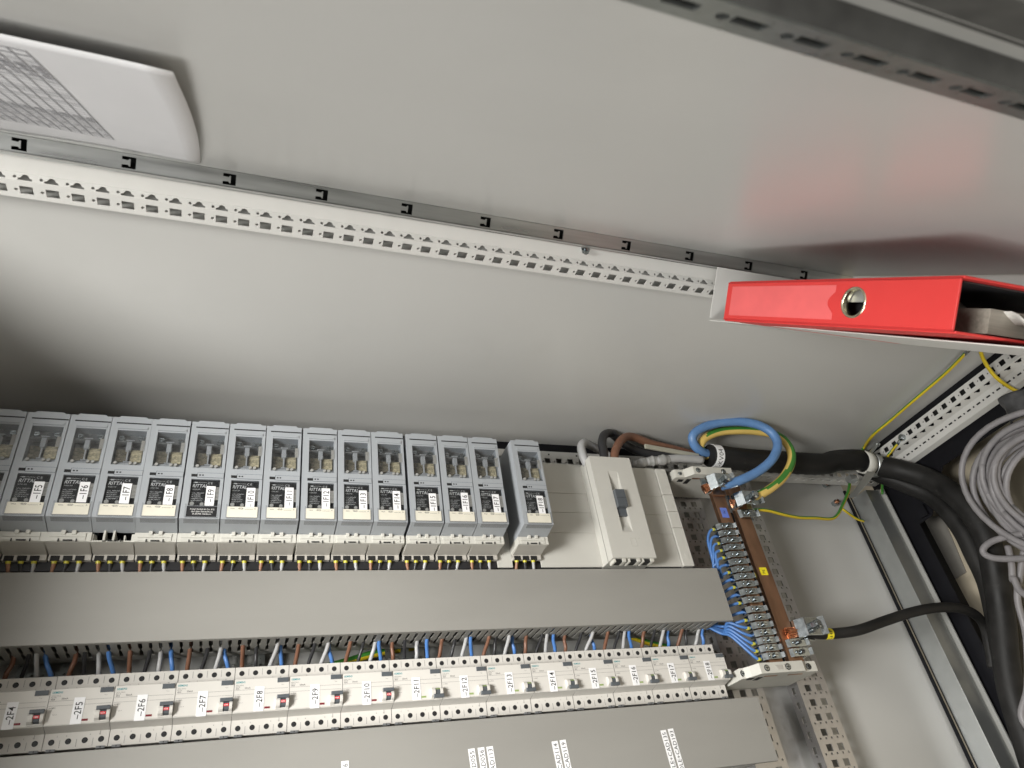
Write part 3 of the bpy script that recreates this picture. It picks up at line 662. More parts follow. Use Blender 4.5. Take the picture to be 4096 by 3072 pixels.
    for x in (9.7, 64):
        b = MB(); b.box(x - 5, x + 5, -46.2, -43.2, 19.4, 22.5); b.box(x - .5, x + .5, -45.5, -43.6, 19.1, 19.5, 1); b.build('rail_clip', [GRAPH, DARK], R0, bevel=.2)
    b = MB(); b.box(61.8, 71.5, -30.5, -20.8, 9, 20.9); b.build('side_latch', CLEARP, R0) if False else None
    return R0
GRAPH = mat('mid_grey_clip_plastic', (.17, .175, .18), .4)
pon = make_rccb(True); poff = make_rccb(False); rcc = []; first = {True: pon, False: poff}; used = set()
for i in range(15):
    n = i + 4; s = -134 - 72 * (6 - n) - 0.0 if False else -206 + 72 * (n - 5); on = n <= 10; org = (s, 280, 1078)
    lab = 'light grey four-pole breaker with sticker 2F%d, its lever %s' % (n, 'up' if on else 'down')
    if n == 4: lab = 'light grey breaker with sticker 2F4, cut off by the left edge'
    if on not in used: r = first[on]; r.location = W(org); r['label'] = lab; used.add(on)
    else: r = dup(first[on], org, lab)
    rcc.append((r, org, n))
for r, org, n in rcc:
    js = random.uniform(-1.5, 1.5) * .6; s0 = 27.6 + js; t0 = 11.0 + random.uniform(-1.2, .8); hh = 31.5
    b = MB(); b.box(s0, s0 + 12.2, t0 - hh, t0, -.5, -.1); st = b.build('sticker', WHITE, r)
    txt = '\u20132F%d' % n; W_ = tw(txt); h = 8.0; sqz = min(.92, 27.5 / (W_ * h))
    b = MB(); b.text(txt, along_t(s0 + 10.1, t0 - hh + (hh - W_ * h * sqz) / 2, -.62, h, sqz)); b.build('lettering', INK, st, recalc=False)
    for k, (cn, mm) in enumerate((('brown', BROWN), ('black', BLKI), ('grey', GRYI), ('blue', BLUE))):
        x = org[0] + 9 + 18.1 * k; o0 = (x, 325, 1118); dx = random.uniform(-7, 7) + (-5 if k == 3 else 3); dd = random.uniform(1098, 1112)
        b = MB(o0); b.tube([(x, 318, 1120), (x, 325, 1117), (x + dx * .35, 335, 1109), (x + dx * .8, 345, dd - 3), (x + dx, 356, dd - 12), (x + dx * 1.2, 380, dd - 14)], 3.0 if cn != 'black' else 2.6, 8, 4)
        tag(b.build('wire', mm), ('%s wire entering the top of the breaker marked 2F%d' % (cn, n)), 'wire', 'wires entering the breakers from above')
# dark rail and lower terminals glimpsed below the breaker row
b = MB((200, 230, 1125)); b.box(-500, 815, 262, 297, 1132, 1140); tag(b.build('din_rail', GALV), 'galvanised mounting rail carrying the row of breakers', 'mounting rail')
b = MB((200, 230, 1120)); b.box(-500, 806, 224, 233.5, 1103, 1112); tag(b.build('comb_busbar', BLK), 'dark comb busbar strip under the row of breakers', 'busbar')
# ================================================================ neutral and earth busbars
no = (880, 430, 1050)
NB = thing('neutral_busbar', 'copper busbar with a blue N tag and a row of zinc terminal clamps', 'busbar', no)
b = MB(no); b.box(867.5, 896, 262, 640, 1047, 1057); b.build('copper_bar', COPPER, NB, bevel=.6)
b = MB(no); b.box(874, 889, 547, 568, 1046.4, 1046.9); tg = b.build('tag', BTAG, NB); b = MB(no); b.text('N', lambda a, q: (884 - q * 6, 555.5 + a * 6, 1046.2)); b.build('lettering', INK, tg, recalc=False)
def clampmesh(s, t, dw=11.2, sc=1.0, s0=-20, s1=22):
    b = MB(no)
    b.prism([(s + s0, 1062), (s + s0, 1050), (s + s0 + 7, 1043), (s + s1 - 9, 1041), (s + s1 - 8, 1043), (s + s0 + 8.5, 1045), (s + s0 + 2, 1051), (s + s0 + 2, 1062)], 't', t - dw / 2, t + dw / 2)
    b.prism([(s + s1 - 9, 1042.5), (s + s1 - 4, 1037), (s + s1, 1040), (s + s1, 1047), (s + s1 - 3, 1047), (s + s1 - 5, 1042)], 't', t - dw / 2 + 1, t + dw / 2 - 1)
    b.box(s + s0 + 2, s + s1 - 4, t - dw / 2 + 1, t + dw / 2 - 1, 1058, 1064)
    b.cyl((s + 1, t, 1043), (s + 1, t, 1036.5), 4.6, 4.2, 12); b.box(s - 2.8, s + 4.8, t - .5, t + .5, 1036.2, 1037, 1)
    b.cyl((s - 8, t + .5, 1046), (s - 8, t + .5, 1040.5), 3.2, 2.8, 10)
    return b
CT = [528, 513.5, 499, 484.5, 470, 455.5, 441, 427, 412.5, 398, 383, 366, 351.5, 337.5, 324, 310.5, 297.5, 284]
for i, t in enumerate(CT): clampmesh(873 + i * .3, t).build('terminal_clamp', [ZINC, DARK], NB, bevel=.3)
eo = (926, 430, 1060)
PEB = thing('earth_busbar', 'tall brown copper busbar with a yellow PE tag', 'busbar', eo)
b = MB(eo); b.box(913.5, 945, 262, 640, 1052, 1062); b.build('copper_bar', COPPER, PEB, bevel=.6)
b = MB(eo); b.box(920, 936, 432, 447, 1051.4, 1051.9); tg = b.build('tag', YTAG, PEB); b = MB(eo); b.text('PE', lambda a, q: (930.5 - q * 6, 434.5 + a * 6, 1051.2)); b.build('lettering', INK, tg, recalc=False)
b = MB(eo); b.box(900, 903, 268, 560, 1050, 1064)
for k in range(10): b.box(902.9, 903.4, 280 + 28 * k, 292 + 28 * k, 1052, 1060, 1)
b.build('separator', [BLKP, GALV], PEB)
def peclamp(s, t, dw=14):
    b = clampmesh(s, t, dw, 1, -22, 26); b.o = Vector(eo); b.v = [v + Vector(no) - Vector(eo) + Vector((0, 0, 4)) for v in b.v]; return b
for t in (305, 288.5): peclamp(940, t).build('terminal_clamp', [ZINC, DARK], PEB, bevel=.3)
peclamp(938, 558, 17).build('terminal_clamp', [ZINC, DARK], PEB, bevel=.3)
def bigclamp(s, t, par, org, d=1036, k=1.0, w_=40):
    b = MB(org)
    b.prism([(s - 20, d + 20), (s - 20, d + 2), (s - 9, d - 12), (s - 6, d - 12), (s - 17, d + 4), (s - 17, d + 20)], 't', t - w_ / 2 * k, t + w_ / 2 * k)
    b.prism([(s - 9, d - 12), (s + 24, d - 10), (s + 32, d - 18), (s + 34, d - 16), (s + 25, d - 7), (s - 9, d - 9)], 't', t - w_ / 2 * k, t + w_ / 2 * k)
    b.prism([(s - 26, d + 14), (s + 24, d + 14), (s + 24, d + 17), (s - 26, d + 17)], 't', t - w_ / 2 * k - 2, t + w_ / 2 * k + 2)
    b.prism([(s - 14, d - 2), (s - 10, d - 2), (s - 10, d + 16), (s - 14, d + 16)], 't', t - w_ / 2 * k, t + w_ / 2 * k)
    b.cyl((s + 10, t, d - 11), (s + 10, t, d - 24), 10.5 * k, 10.5 * k, 6, 0, False); b.cyl((s + 10, t, d - 24), (s + 10, t, d - 26), 9 * k, 6 * k, 12, 0, False)
    b.cyl((s + 2, t - 10 * k, d - 11), (s + 2, t - 10 * k, d - 18), 5, 4.5, 8)
    b.build('cable_clamp', ZINC, par, bevel=.5)
bigclamp(880, 618, NB, no, 1036, .9, 34)
bigclamp(934, 584, PEB, eo, 1040, .85, 34)
bigclamp(966, 328, PEB, eo, 1042, .8, 40)
def strands(c, ax, n, r, L_, par, org):
    b = MB(org); ax = Vector(ax).normalized(); x = ax.cross(D_).normalized(); y = ax.cross(x)
    for i in range(n):
        a = 2.4 * i; rr = r * math.sqrt((i + .5) / n); p = Vector(c) + x * math.cos(a) * rr + y * math.sin(a) * rr
        b.cyl(p, p + ax * L_ + x * math.cos(a) * 1.5, 1.35, 1.2, 6)
    return b.build('copper_strands', COPB, par)
strands((868, 614, 1046), (-1, -.35, .25), 30, 7.5, 16, NB, no)
strands((925, 586, 1052), (-1, -.3, .2), 26, 7, 14, PEB, eo)
strands((952, 325, 1052), (-1, -.1, -.1), 34, 8.5, 26, PEB, eo)
b = MB(no); b.cyl((885, 608, 1057), (885, 592, 1050), 13, 13, 16) if False else b.box(867, 898, 594, 606, 1044, 1047); b.build('copper_cap', COPPER, NB, bevel=1)
# holders
def holder(P, t0, t1, d, sc, label, org, screws, ins=None):
    H = thing('busbar_holder', label, 'busbar holder', org, 'busbar holders')
    b = MB(org); b.prism(P, 't', t0, t1); b.build('holder_body', TERM, H, bevel=.8)
    for x, t, dd in screws:
        b = MB(org); b.cyl((x, t, dd + .1), (x, t, dd - .25), 5.6, 5.6, 16, 1, False); b.cyl((x, t, dd - .2), (x, t, dd - 1.2), 4.6, 4.0, 14); b.box(x - 3.2, x + 3.2, t - .6, t + .6, dd - 1.4, dd - 1.1, 1); b.box(x - .6, x + .6, t - 3.2, t + 3.2, dd - 1.4, dd - 1.1, 1); b.build('screw', [ZINC, DARK], H)
    b = MB(org); b.box(P[0][0] + 40, P[0][0] + 66, t0 - .5, t0 + .5, d + 16, d + 21); b.box(P[0][0] + 90, P[0][0] + 120, t0 - .5, t0 + .5, d + 17, d + 21, 0)
    b.build('bar_end', COPPER, H)
    b = MB(org); b.box(P[0][0] + 12, P[0][0] + 24, t0 - .4, t0 + .4, d + 24, d + 34); b.build('opening', DARK, H)
    b = MB(org); b.box(P[0][0] + 30, P[0][0] + 40, t0 - .4, t0 + .4, d + 22, d + 40); b.build('opening', DARK, H)
    return H
holder([(812, 1132), (812, 1062), (819, 1060), (826, 1052), (834, 1035), (926, 1035), (927, 1042), (958, 1042), (962, 1046), (962, 1132)], 254, 271.5, 1035, 1, 'beige holder carrying the lower ends of both copper busbars', (880, 254, 1130), [(848, 262.5, 1035), (892, 262.5, 1035), (941, 262.5, 1042), (817, 262.5, 1061)])
holder([(798, 1132), (798, 1054), (803, 1052), (820, 1051), (834, 1036), (926, 1036), (931, 1042), (931, 1132)], 636, 654, 1035, 1, 'beige holder carrying the upper ends of both copper busbars', (870, 636, 1130), [(845, 645, 1036), (905, 645, 1036), (812, 645, 1052)])
b = MB((870, 262, 1034)); b.prism([(866, 266), (870, 259), (880, 259), (880, 266)], 'd', 1034.2, 1034.9); b.box(884, 885.5, 258, 267, 1034.2, 1034.9); mk = b.build('moulded_mark', TERM2)
mk.parent = [o for o in bpy.data.objects if o.name == 'busbar_holder'][0]; mk.location = L(Vector((870, 262, 1034)) - Vector((880, 254, 1130)))
# blue neutral wires
ordn = ['top', 'second', 'third', 'fourth', 'fifth', 'sixth', 'seventh', 'eighth', 'ninth', 'tenth', 'eleventh', 'twelfth', 'thirteenth', 'fourteenth', 'fifteenth', 'sixteenth', 'seventeenth', 'bottom']
for i, t in enumerate(CT):
    s = 853 + i * .3; o0 = (s, t, 1060); r = 2.6
    if i < 6:
        j = random.uniform(-3, 3); P = [(s + 8, t, 1060), (s - 2, t, 1060), (s - 9 - i, t - 5, 1062), (s - 15 - j, t - 22, 1066), (837 + j, 470 - i * 4, 1072), (838 + j, 440, 1080), (834 + j, 405 - i * 4, 1090), (822, 385 - i * 5, 1098), (800, 378 - i * 5, 1100)]
    elif i < 13:
        P = [(s + 8, t, 1060), (s - 2, t, 1060), (s - 12, t - 3, 1066), (s - 22, t - 9, 1078), (830, t - 16, 1090), (814, t - 22, 1096), (795, t - 24, 1098)]
        if i > 9: P = [(s + 8, t, 1060), (s - 2, t, 1060), (s - 12, t - 1, 1066), (s - 24, t - 2, 1080), (828, t + 1, 1092), (812, t + 6, 1096), (795, t + 10, 1098)]
    else:
        q = i - 13; P = [(s + 8, t, 1060), (s - 3, t + 1, 1060), (s - 14, t + 5 + q * 2.4, 1063), (s - 28 - q, t + 16 + q * 7.5, 1074), (828 - q * 2, 345 - q * 1.2, 1090), (812 - q * 2, 355, 1098), (795, 368, 1100)]
    R1 = thing('wire', 'blue wire in the %s clamp of the neutral busbar' % ordn[i], 'wire', o0, 'blue wires on the neutral busbar')
    b = MB(o0); b.tube(P, r, 9, 5); b.build('insulation', BLUE, R1)
    if i in (0, 2, 3, 4, 6, 8, 10, 12, 13, 15, 16, 17): b = MB(o0); b.cyl((s + 5, t, 1060), (s - 3, t, 1060), 3.4, 3.1, 9); b.build('collar', FERR, R1)
# ================================================================ thick cables
bc = [z3(1172, 318), z3(1260, 326), z3(1400, 345), z3(1700, 365), z3(2000, 380), z7(700, 690), z7(900, 688), z7(1030, 735, 'd', 1040), z7(1200, 765, 'd', 1020)] + [z7(x, y, 's', 1396) for x, y in ((1450, 845), (1660, 975), (1830, 1165), (1930, 1380))] + [z8(x, y, 's', 1396) for x, y in ((1985, 130), (2030, 430), (2060, 750), (2110, 1050), (2200, 1350), (2330, 1750), (2500, 2200))]
bo = bc[5]
BC = thing('power_cable', 'very thick scuffed black power cable bending down to the floor', 'power cable', bo)
b = MB(bo); b.tube(bc, 23.5, 20, 6); b.build('sheath', RUB, BC)
b2 = [z7(900, 740, 'd', 1080), z7(1060, 805, 'd', 1062), z7(1250, 880, 'd', 1040)] + [z7(x, y, 's', 1412) for x, y in ((1440, 965), (1590, 1090), (1720, 1260), (1810, 1440))] + [z8(x, y, 's', 1412) for x, y in ((1920, 160), (1985, 430), (2050, 800), (2130, 1150), (2240, 1500), (2440, 2000))]
tag(MB(b2[3]).tube(b2, 20, 16, 6).build('power_cable', RUB), 'second thick black cable running beneath the marked one at the bend', 'power cable')
ax = (bc[1] - bc[0]).normalized(); c0 = z3(1212, 322)
b = MB(bo); b.cyl(c0 - ax * 9, c0 + ax * 9, 24.3, 24.3, 28, 0, True); ring = b.build('label_sleeve', WHITE, BC)
b = MB(bo)
def ringtext(a, q):
    an = (a * 11 - 20) / 24.6 - .72; return c0 + Vector((-(q * 11 - 5.2), 24.6 * math.sin(an), -24.6 * math.cos(an)))
b.text('-KV04', ringtext); b.build('lettering', INK, ring, recalc=False)
# cable clamp strap
cc = z7(955, 712, 'd', 1045); ax = (z7(1030, 738, 'd', 1048) - z7(850, 688)).normalized()
KC = thing('cable_clip', 'bent galvanised steel clip holding the thick black cable to the frame', 'cable clip', cc)
b = MB(cc)
b.tube([cc - ax * 14 + T_ * 0, cc - ax * 13.8], 25.5, 24, 1) if False else None
def arc(a0, a1, off, r0=25.4, wd=11):
    x = ax.cross(T_).normalized(); y = T_
    return lambda u, v: cc + ax * (off + (v - .5) * wd) + (y * math.sin(a0 + (a1 - a0) * u) * r0 + x * math.cos(a0 + (a1 - a0) * u) * r0)
b.grid(arc(.9, -3.5, 10, 28.5, 14), 20, 2); b.build('strap', GALV, KC).modifiers.new('thickness', 'SOLIDIFY').thickness = .002
b = MB(cc); b.grid(arc(.9, -3.7, -9, 26.8, 20), 20, 2); b.build('plastic_pad', TERM, KC).modifiers.new('thickness', 'SOLIDIFY').thickness = .002
b = MB(cc); lg = [z7(950, 775, 'd', 1024), z7(1015, 790, 'd', 1024), z7(940, 885, 'd', 1055), z7(855, 985, 'd', 1090), z7(795, 985, 'd', 1092), z7(885, 870, 'd', 1055)]
b.add(lg + [p + D_ * 2.5 for p in lg], [(0, 1, 2, 3, 4, 5), (11, 10, 9, 8, 7, 6)] + [(i, (i + 1) % 6, 6 + (i + 1) % 6, 6 + i) for i in range(6)])
b.box(*(lambda q: (q.x - 14, q.x + 6, q.y - 5, q.y + 8, q.z - 8, q.z + 8))(z7(835, 845, 'd', 1070)), 0)
b.build('clip_foot', GALV, KC)
b = MB(cc); q = z7(1020, 565, 'd', 1035); q2 = z7(965, 640, 'd', 1040); b.cyl(q, q2, 4.2, 4.2, 8); b.cyl(q, q + (q - q2).normalized() * 6, 6.5, 6.5, 8); b.build('screw', GALV, KC)
# cores into the main switch
def core(P, r, m, label, name='cable_core', grp='cores of the thick cable', mf=None, wob=0.):
    o0 = P[0]; b = MB(o0); b.tube(P, r, 14, 6, mfun=mf, wob=wob)
    return tag(b.build(name, m), label, 'cable core', grp)
core([Vector((608, 645, 1046)), zA(650, 225, 'd', 1044), zA(622, 110, 'd', 1050), zA(655, 62, 'd', 1058), zA(740, 95, 'd', 1070), zA(860, 160, 'd', 1085), zA(1000, 260, 'd', 1088), zA(1150, 305, 'd', 1080), zA(1230, 300, 'd', 1068), zA(1330, 272, 'd', 1060), zA(1500, 250, 'd', 1052), zA(1700, 232, 'd', 1050), zA(1960, 250, 'd', 1050)], 8.3, GRYI, 'grey cable core arching up from the left of the main switch')
core([Vector((640, 645, 1046)), zA(872, 180, 'd', 1044), zA(852, 60, 'd', 1048), zA(880, -30, 'd', 1054), zA(960, -40, 'd', 1066), zA(1080, 60, 'd', 1080), zA(1250, 150, 'd', 1084), zA(1500, 200, 'd', 1080), zA(1750, 225, 'd', 1070), zA(1960, 255, 'd', 1062)], 8.6, BLKI, 'black cable core arching over between the grey and the brown core')
core([Vector((664, 645, 1046)), zA(990, 190, 'd', 1042), zA(1030, 80, 'd', 1044), zA(1100, 0, 'd', 1050), zA(1200, -5, 'd', 1060), zA(1400, 70, 'd', 1070), zA(1650, 130, 'd', 1072), zA(1850, 185, 'd', 1068), zA(1970, 230, 'd', 1060)], 8.3, BROWN, 'brown cable core rising from the right of the main switch')
b = MB(zA(1400, 250, 'd', 1054)); b.tube([zA(1190, 306, 'd', 1074), zA(1250, 300, 'd', 1066), zA(1330, 272, 'd', 1060), zA(1420, 260, 'd', 1056), zA(1500, 250, 'd', 1052), zA(1600, 242, 'd', 1051)], 9.6, 16, 8, wob=.14)
tag(b.build('tape_wrap', mat('grey_tape', (.27, .27, .26), .22, bump=.5, bscale=70, var=.2, vscale=80)), 'shiny grey insulating tape wrapped round the grey core right of the main switch', 'tape')
b = MB(zA(1600, 130)); p0, p1 = zA(1330, 90, 'd', 1044), zA(1930, 200, 'd', 1048); ex = (p1 - p0); ex2 = ex.normalized().cross(D_).normalized()
b.obox(p0 - ex2 * 5, ex, ex2 * 9.5, D_ * 5); tag(b.build('cable_filler', mat('translucent_filler', (.34, .33, .27), .35), bevel=1), 'flat cream filler strip sticking out of the thick black cable', 'filler strip', 'cores of the thick cable')
core([z3(1262, 540, 'd', 1034), z3(1330, 525, 'd', 1026), z3(1430, 488, 'd', 1015), z3(1550, 425, 'd', 1002), z3(1645, 335, 'd', 990), z3(1678, 235, 'd', 985), z3(1635, 150, 'd', 985), z3(1535, 92, 'd', 990), z3(1400, 68, 'd', 1000), z3(1250, 76, 'd', 1012), z3(1120, 115, 'd', 1022), z3(1052, 175, 'd', 1032), z3(1068, 245, 'd', 1042), z3(1120, 290, 'd', 1050), z3(1165, 305, 'd', 1054)], 9.2, BLUEB, 'thick blue cable core looping from the black cable to the neutral busbar')
def gyf(g=(.45, .85, -.1), th_=.12, tw_=0.):
    g = Vector(g).normalized()
    def f(i, n):
        q = math.cos(i * tw_); r = math.sin(i * tw_)
        return 0 if n.dot(g) * q + n.dot(Vector((g.y, -g.x, 0))) * r > th_ else 1
    return f
gy = gyf((-.08, .8, -.6), .25)
gyb = gyf((.6, .46, -.64), .42)
core([z3(1440, 640, 'd', 1040), z3(1510, 622, 'd', 1032), z3(1610, 572, 'd', 1022), z3(1710, 490, 'd', 1014), z3(1772, 390, 'd', 1008), z3(1780, 300, 'd', 1006), z3(1735, 215, 'd', 1006), z3(1660, 165, 'd', 1010), z3(1540, 140, 'd', 1016), z3(1400, 132, 'd', 1022), z3(1260, 142, 'd', 1030), z3(1155, 180, 'd', 1038), z3(1110, 235, 'd', 1046), z3(1122, 290, 'd', 1054), z3(1165, 325, 'd', 1058)], 8.6, [GREEN, YELB], 'thick green and yellow core looping from the black cable to the earth busbar', mf=gyb)
# H cable
hp = [Vector((975, 326, 1056)), z8(560, 577, 'd', 1052), z8(700, 572, 'd', 1048), z8(880, 545, 'd', 1040), z8(1080, 475, 'd', 1030), z8(1280, 410, 'd', 1022), z8(1450, 372, 'd', 1016), z8(1620, 362, 'd', 1016), z8(1760, 390, 'd', 1022), z8(1850, 450, 'd', 1032), z8(1900, 540, 'd', 1045), z8(1930, 680, 'd', 1060), z8(1960, 850, 'd', 1075)]
HC = thing('earthing_cable', 'black cable with a yellow marker running right from the earth busbar', 'cable', hp[2])
b = MB(hp[2]); b.tube(hp, 9.4, 16, 6); b.build('sheath', RUB, HC)
c1, c2 = z8(602, 577, 'd', 1050.5), z8(652, 575, 'd', 1049.5); b = MB(hp[2]); b.cyl(c1, c2, 9.8, 9.8, 20); yr = b.build('marker_sleeve', YTAG, HC)
b = MB(hp[2]); cm = (c1 + c2) / 2
def ht(a, q):
    an = (a * 8 - 6) / 9.9 - .7; return cm + Vector((-(q * 8 - 4), 9.95 * math.sin(an), -9.95 * math.cos(an)))
b.text('-HP', ht); b.build('lettering', INK, yr, recalc=False)
# thin earth wires
def ewire(P, r, label, m=(GREEN, YEL), mf=gy, lugs=None):
    o0 = P[0]; R1 = thing('earth_wire', label, 'earth wire', o0, 'green and yellow earth wires'); b = MB(o0); b.tube(P, r, 12, 6, mfun=mf); b.build('insulation', list(m), R1)
    for a, c in (lugs or []):
        b = MB(o0); b.cyl(a, c, r * 1.15, r * 1.1, 10); e = (a - c).normalized(); b.obox(a - T_ * .8 - e.cross(T_) * r * 1.6, e * 14, T_ * 1.6, e.cross(T_) * r * 3.2); b.build('cable_lug', ZINC, R1)
    return R1
ewire([Vector((962, 556, 1050)), z3(1500, 722, 'd', 1050), z3(1600, 722, 'd', 1050), z3(1720, 752, 'd', 1056), z3(1840, 775, 'd', 1064), z3(1960, 778, 'd', 1070), z3(2060, 785, 'd', 1078), z3(2110, 765, 'd', 1080), z3(2150, 700, 'd', 1082), z3(2200, 580, 'd', 1086), z3(2215, 480, 'd', 1090)], 3.4, 'thin earth wire sagging from the earth busbar towards the cable clip')
pa = lambda x, y: z7(x, y, 't', 737)
ewire([z7(905, 620, 'd', 1075), z7(925, 575, 'd', 1065), pa(1000, 478), pa(1130, 370), pa(1310, 215), px(3780, 1495, 't', 737), px(3862, 1413, 't', 737)], 3.4, 'thin earth wire running up the side panel behind the black cable', mf=gyf((-.5, .87, -.44), .1), lugs=[(px(3872, 1404, 't', 737), px(3858, 1418, 't', 737))])
ep = lambda x, y, t: px(3600 + .30134 * x, 1200 + .30134 * y, 't', t)
ewire([ep(1065, 660, 735), ep(1095, 760, 728), ep(1160, 880, 716), ep(1260, 1010, 700), ep(1380, 1110, 685), ep(1520, 1195, 670), ep(1680, 1262, 655), ep(1850, 1300, 640)], 3.6, 'thin yellow earth wire drooping over the punched base frame', mf=gyf((-.5, .87, -.44), .93), lugs=[(ep(1064, 640, 736), ep(1066, 680, 735))])
ewire([z7(1190, 558, 's', 1379), z7(1150, 605, 's', 1377), z7(1110, 660, 's', 1376), z7(1080, 760, 'd', 1085), z7(1068, 860, 'd', 1095), z7(1068, 960, 'd', 1100)], 2.9, 'short earth wire from the screw on the base frame behind the black cable', lugs=[(z7(1200, 545, 's', 1380), z7(1182, 568, 's', 1380))])
ewire([z7(745, 1080, 'd', 1120), z7(800, 1120, 'd', 1120), z7(860, 1160, 'd', 1125), z7(918, 1180, 'd', 1130)], 2.9, 'short lime green earth wire ending at the galvanised base bar')
ewire([px(1180, 2700, 'd', 1150), px(1360, 2655, 'd', 1152), px(1460, 2625, 'd', 1152), px(1560, 2602, 'd', 1152), px(1700, 2580, 'd', 1152)], 6.0, 'green and yellow wire glimpsed behind the wires above breaker 2F10')
ewire([px(2520, 2545, 'd', 1150), px(2590, 2570, 'd', 1150), px(2680, 2590, 'd', 1150)], 5.0, 'green and yellow wire glimpsed behind the wires above breaker 2F16')
for (x, y, tt, lb) in ((1225, 505, 714, 'round zinc screw holding an earth lug on the punched base frame'),):
    p = z7(x, y, 's', 1380); b = MB(p); b.cyl(p + S_ * 6, p - S_ * 2, 8, 8, 16); b.cyl(p - S_ * 2, p - S_ * 6, 7, 3.5, 14); tag(b.build('screw', ZINC), lb, 'screw')
p = ep(1085, 610, 735); b = MB(p); b.cyl(p + T_ * 14, p - T_ * 2, 7, 7, 6, 0, False); b.cyl(p - T_ * 2, p - T_ * 9, 4, 3.6, 10, 1); tag(b.build('earth_bolt', [ZINC, COPB]), 'zinc bolt with copper tip under the red binder holding two earth lugs', 'bolt')
# ================================================================ red binder in the pocket
e1 = Vector((0, -.688, -.7255)).normalized(); e2 = Vector((0, -.7255, .688)).normalized()
c0 = Vector((0, 568.6, 513.3)); A = c0 - e2 * 24.5
def bd(s, a, c): return A + e1 * a + e2 * c + Vector((s, 0, 0))
bo = bd(829, 160, 24)
BI = thing('ring_binder', 'red lever arch binder standing spine up in the door pocket', 'ring binder', bo)
b = MB(bo); a0, r0 = 207, 13.2
outer = [(2, 3), (318, 3), (318, 46), (2, 46)]; hole = circ((a0, 24.3), r0, 28)
tri = tessellate_polygon([[Vector((x, y, 0)) for x, y in lp] for lp in (outer, hole)]); fl_ = outer + hole; n = len(fl_)
vs = [bd(544, x, y) for x, y in fl_] + [bd(546.5, x, y) for x, y in fl_]
fs = [tuple(q) for q in tri] + [tuple(i + n for i in q) for q in tri] + [(i, (i + 1) % 4, n + (i + 1) % 4, n + i) for i in range(4)] + [(4 + i, 4 + (i + 1) % 28, n + 4 + (i + 1) % 28, n + 4 + i) for i in range(28)]
b.add(vs, fs); b.build('spine', RED, BI, bevel=.6)
for c in (0, 46.5):
    b = MB(bo); b.obox(bd(547.5, 0, c), S_ * 281, e1 * 318.5, e2 * 2.5); b.build('cover_board', RED, BI, bevel=.8)
b = MB(bo); b.obox(bd(545.2, .5, 1.6), S_ * 1.2, e1 * 317, e2 * 1.8); b.obox(bd(545.2, .5, 45.8), S_ * 1.2, e1 * 317, e2 * 1.8); b.build('hinge_groove', mat('dark_red_groove', (.42, .02, .02), .5), BI)  # both hinge grooves coloured a darker red than the boards
b = MB(bo)
for (ra, rb, dz) in ((13.2, 15.6, -.9),):
    vs = []; q = 32
    for r, z in ((rb, 0), (rb - .5, dz), (ra + .3, dz), (ra - .3, .4), (ra - .3, 7)):
        for k in range(q): vs.append(bd(544 + z, a0 + math.cos(2 * math.pi * k / q) * r, 24.3 + math.sin(2 * math.pi * k / q) * r))
    fs = [(l * q + k, l * q + (k + 1) % q, (l + 1) * q + (k + 1) % q, (l + 1) * q + k) for l in range(4) for k in range(q)]; b.add(vs, fs, 0, True)
b.build('finger_ring', mat('brass_nickel', (.60, .56, .42), .25, metal=1), BI)
P = [(12, 7), (182, 7), (182, 14)] + [(182 - 9 * math.sin(math.pi * k / 8) , 14 + 21 * k / 8) for k in range(1, 8)] + [(182, 36), (182, 42), (12, 42)]
b = MB(bo); n = len(P); b.add([bd(543.6, x, y) for x, y in P] + [bd(543.9, x, y) for x, y in P], [tuple(range(n)), tuple(range(2 * n - 1, n - 1, -1))] + [(i, (i + 1) % n, n + (i + 1) % n, n + i) for i in range(n)]); b.build('label_pocket', REDL, BI)
b = MB(bo); b.obox(bd(600, 8, 22), S_ * 215, e1 * 298, e2 * 22); b.build('page_block', PAGES, BI)
b = MB(bo); b.obox(bd(560, 8, 3), S_ * 250, e1 * 300, e2 * 1.2); b.obox(bd(572, 60, 4), S_ * 3, e1 * 190, e2 * 30); b.build('lever_mechanism', [BLK], BI)
b = MB(bo); b.obox(bd(552, 180, 6), S_ * 2, e1 * 60, e2 * 17); b.build('inner_plate', GALV, BI)
# crumpled clear bag behind the binder, in the pocket
def bag(u, v):
    lam = 300 + u * 190; s = 640 + v * 190 - 25 * math.sin(u * 3)
    return q0 + w * lam + m_ * -(48 + 9 * math.sin(u * 17 + v * 5) + 7 * math.sin(v * 23 + u * 9) + 14 * u) + Vector((s, 0, 0))
b = MB(bag(.5, 1)); b.grid(bag, 30, 22); bg_ = tag(b.build('clear_bag', BAG), 'crumpled clear plastic bag tucked beside the red binder in the pocket', 'plastic bag'); so = bg_.modifiers.new('thickness', 'SOLIDIFY'); so.thickness = .0006
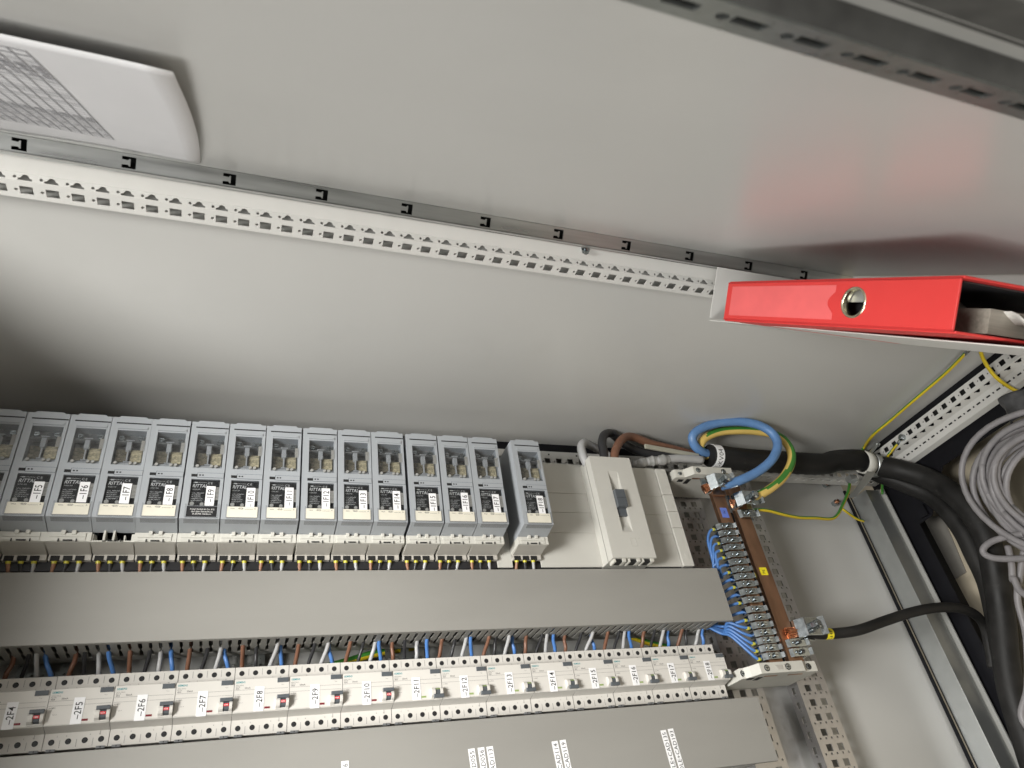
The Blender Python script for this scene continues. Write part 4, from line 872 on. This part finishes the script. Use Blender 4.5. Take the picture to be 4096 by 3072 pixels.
# ================================================================ coil of grey cable on the base
cc = Vector((1352, 440, 706)); CO = thing('cable_coil', 'coil of spare grey cables lying over the black cable at the cabinet base', 'cable coil', cc)
rr = random.Random(3)
for k in range(17):
    ra = 92 + rr.uniform(0, 40); rb = ra * rr.uniform(1.40, 1.5); ph = rr.uniform(0, 6); sz = 1325 + rr.uniform(0, 42); tilt = rr.uniform(-.12, .12)
    cx_ = cc + Vector((0, rr.uniform(-14, 12), rr.uniform(-10, 10))); pts = []
    for i in range(27):
        a = ph + 2 * math.pi * i / 24; pts.append(Vector((sz + math.sin(a + ph) * 10 + tilt * 60 * math.cos(a), cx_.y, cx_.z)) + Vector((0, .8, -.6)) * ra * math.cos(a) + Vector((0, -.6, -.8)) * rb * math.sin(a))
    b = MB(cc); b.tube(pts, 5.8, 10, 2); b.build('cable_turn', GRYC, CO)
b = MB(cc); b.tube([z7(2212, 1285, 's', 1338), z7(2100, 1300, 's', 1338), z7(1960, 1340, 's', 1336), z7(1885, 1400, 's', 1334), z7(1900, 1450, 's', 1334), z7(2000, 1482, 's', 1336), z7(2212, 1480, 's', 1338), z7(2400, 1460, 's', 1338)], 6, 12, 5); b.build('cable_turn', GRYC, CO)
b = MB(cc); b.tube([z7(2080, 1380, 's', 1358), z7(2110, 1520, 's', 1353), z7(2120, 1650, 's', 1348), z8(2130, 130, 's', 1346), z8(2180, 230, 's', 1344), z8(2300, 300, 's', 1342)], 6, 12, 5); b.build('cable_turn', GRYC, CO)
b = MB(cc); b.tube([z7(2212, 1420, 's', 1373), z7(2180, 1600, 's', 1370), z8(2160, 300, 's', 1368), z8(2230, 600, 's', 1368), z8(2240, 1000, 's', 1368), z8(2190, 1240, 's', 1363), z8(2300, 1400, 's', 1363)], 6, 12, 5); b.build('cable_turn', GRYC, CO)
tp = [z7(2010, 170, 's', 1330), z7(2060, 280, 's', 1324), z7(2110, 400, 's', 1330)]
b = MB(cc)
def tpf(u, v):
    a = -1.6 + 3.4 * u; base = z7(2010 + 105 * v, 200 + 190 * v, 's', 1350)
    dirv = (z7(2200, 250, 's', 1350) - z7(2010, 330, 's', 1350)).normalized()
    r = 26 + 2.5 * math.sin(9 * u + 7 * v)
    return base + dirv * (math.sin(a) * r + 24) + S_ * (-math.cos(a) * 20 + 6) 
b.grid(tpf, 18, 10); o = b.build('tape_band', TAPE, CO); o.modifiers.new('thickness', 'SOLIDIFY').thickness = .0012
# ---------------------------------------------------------------- done
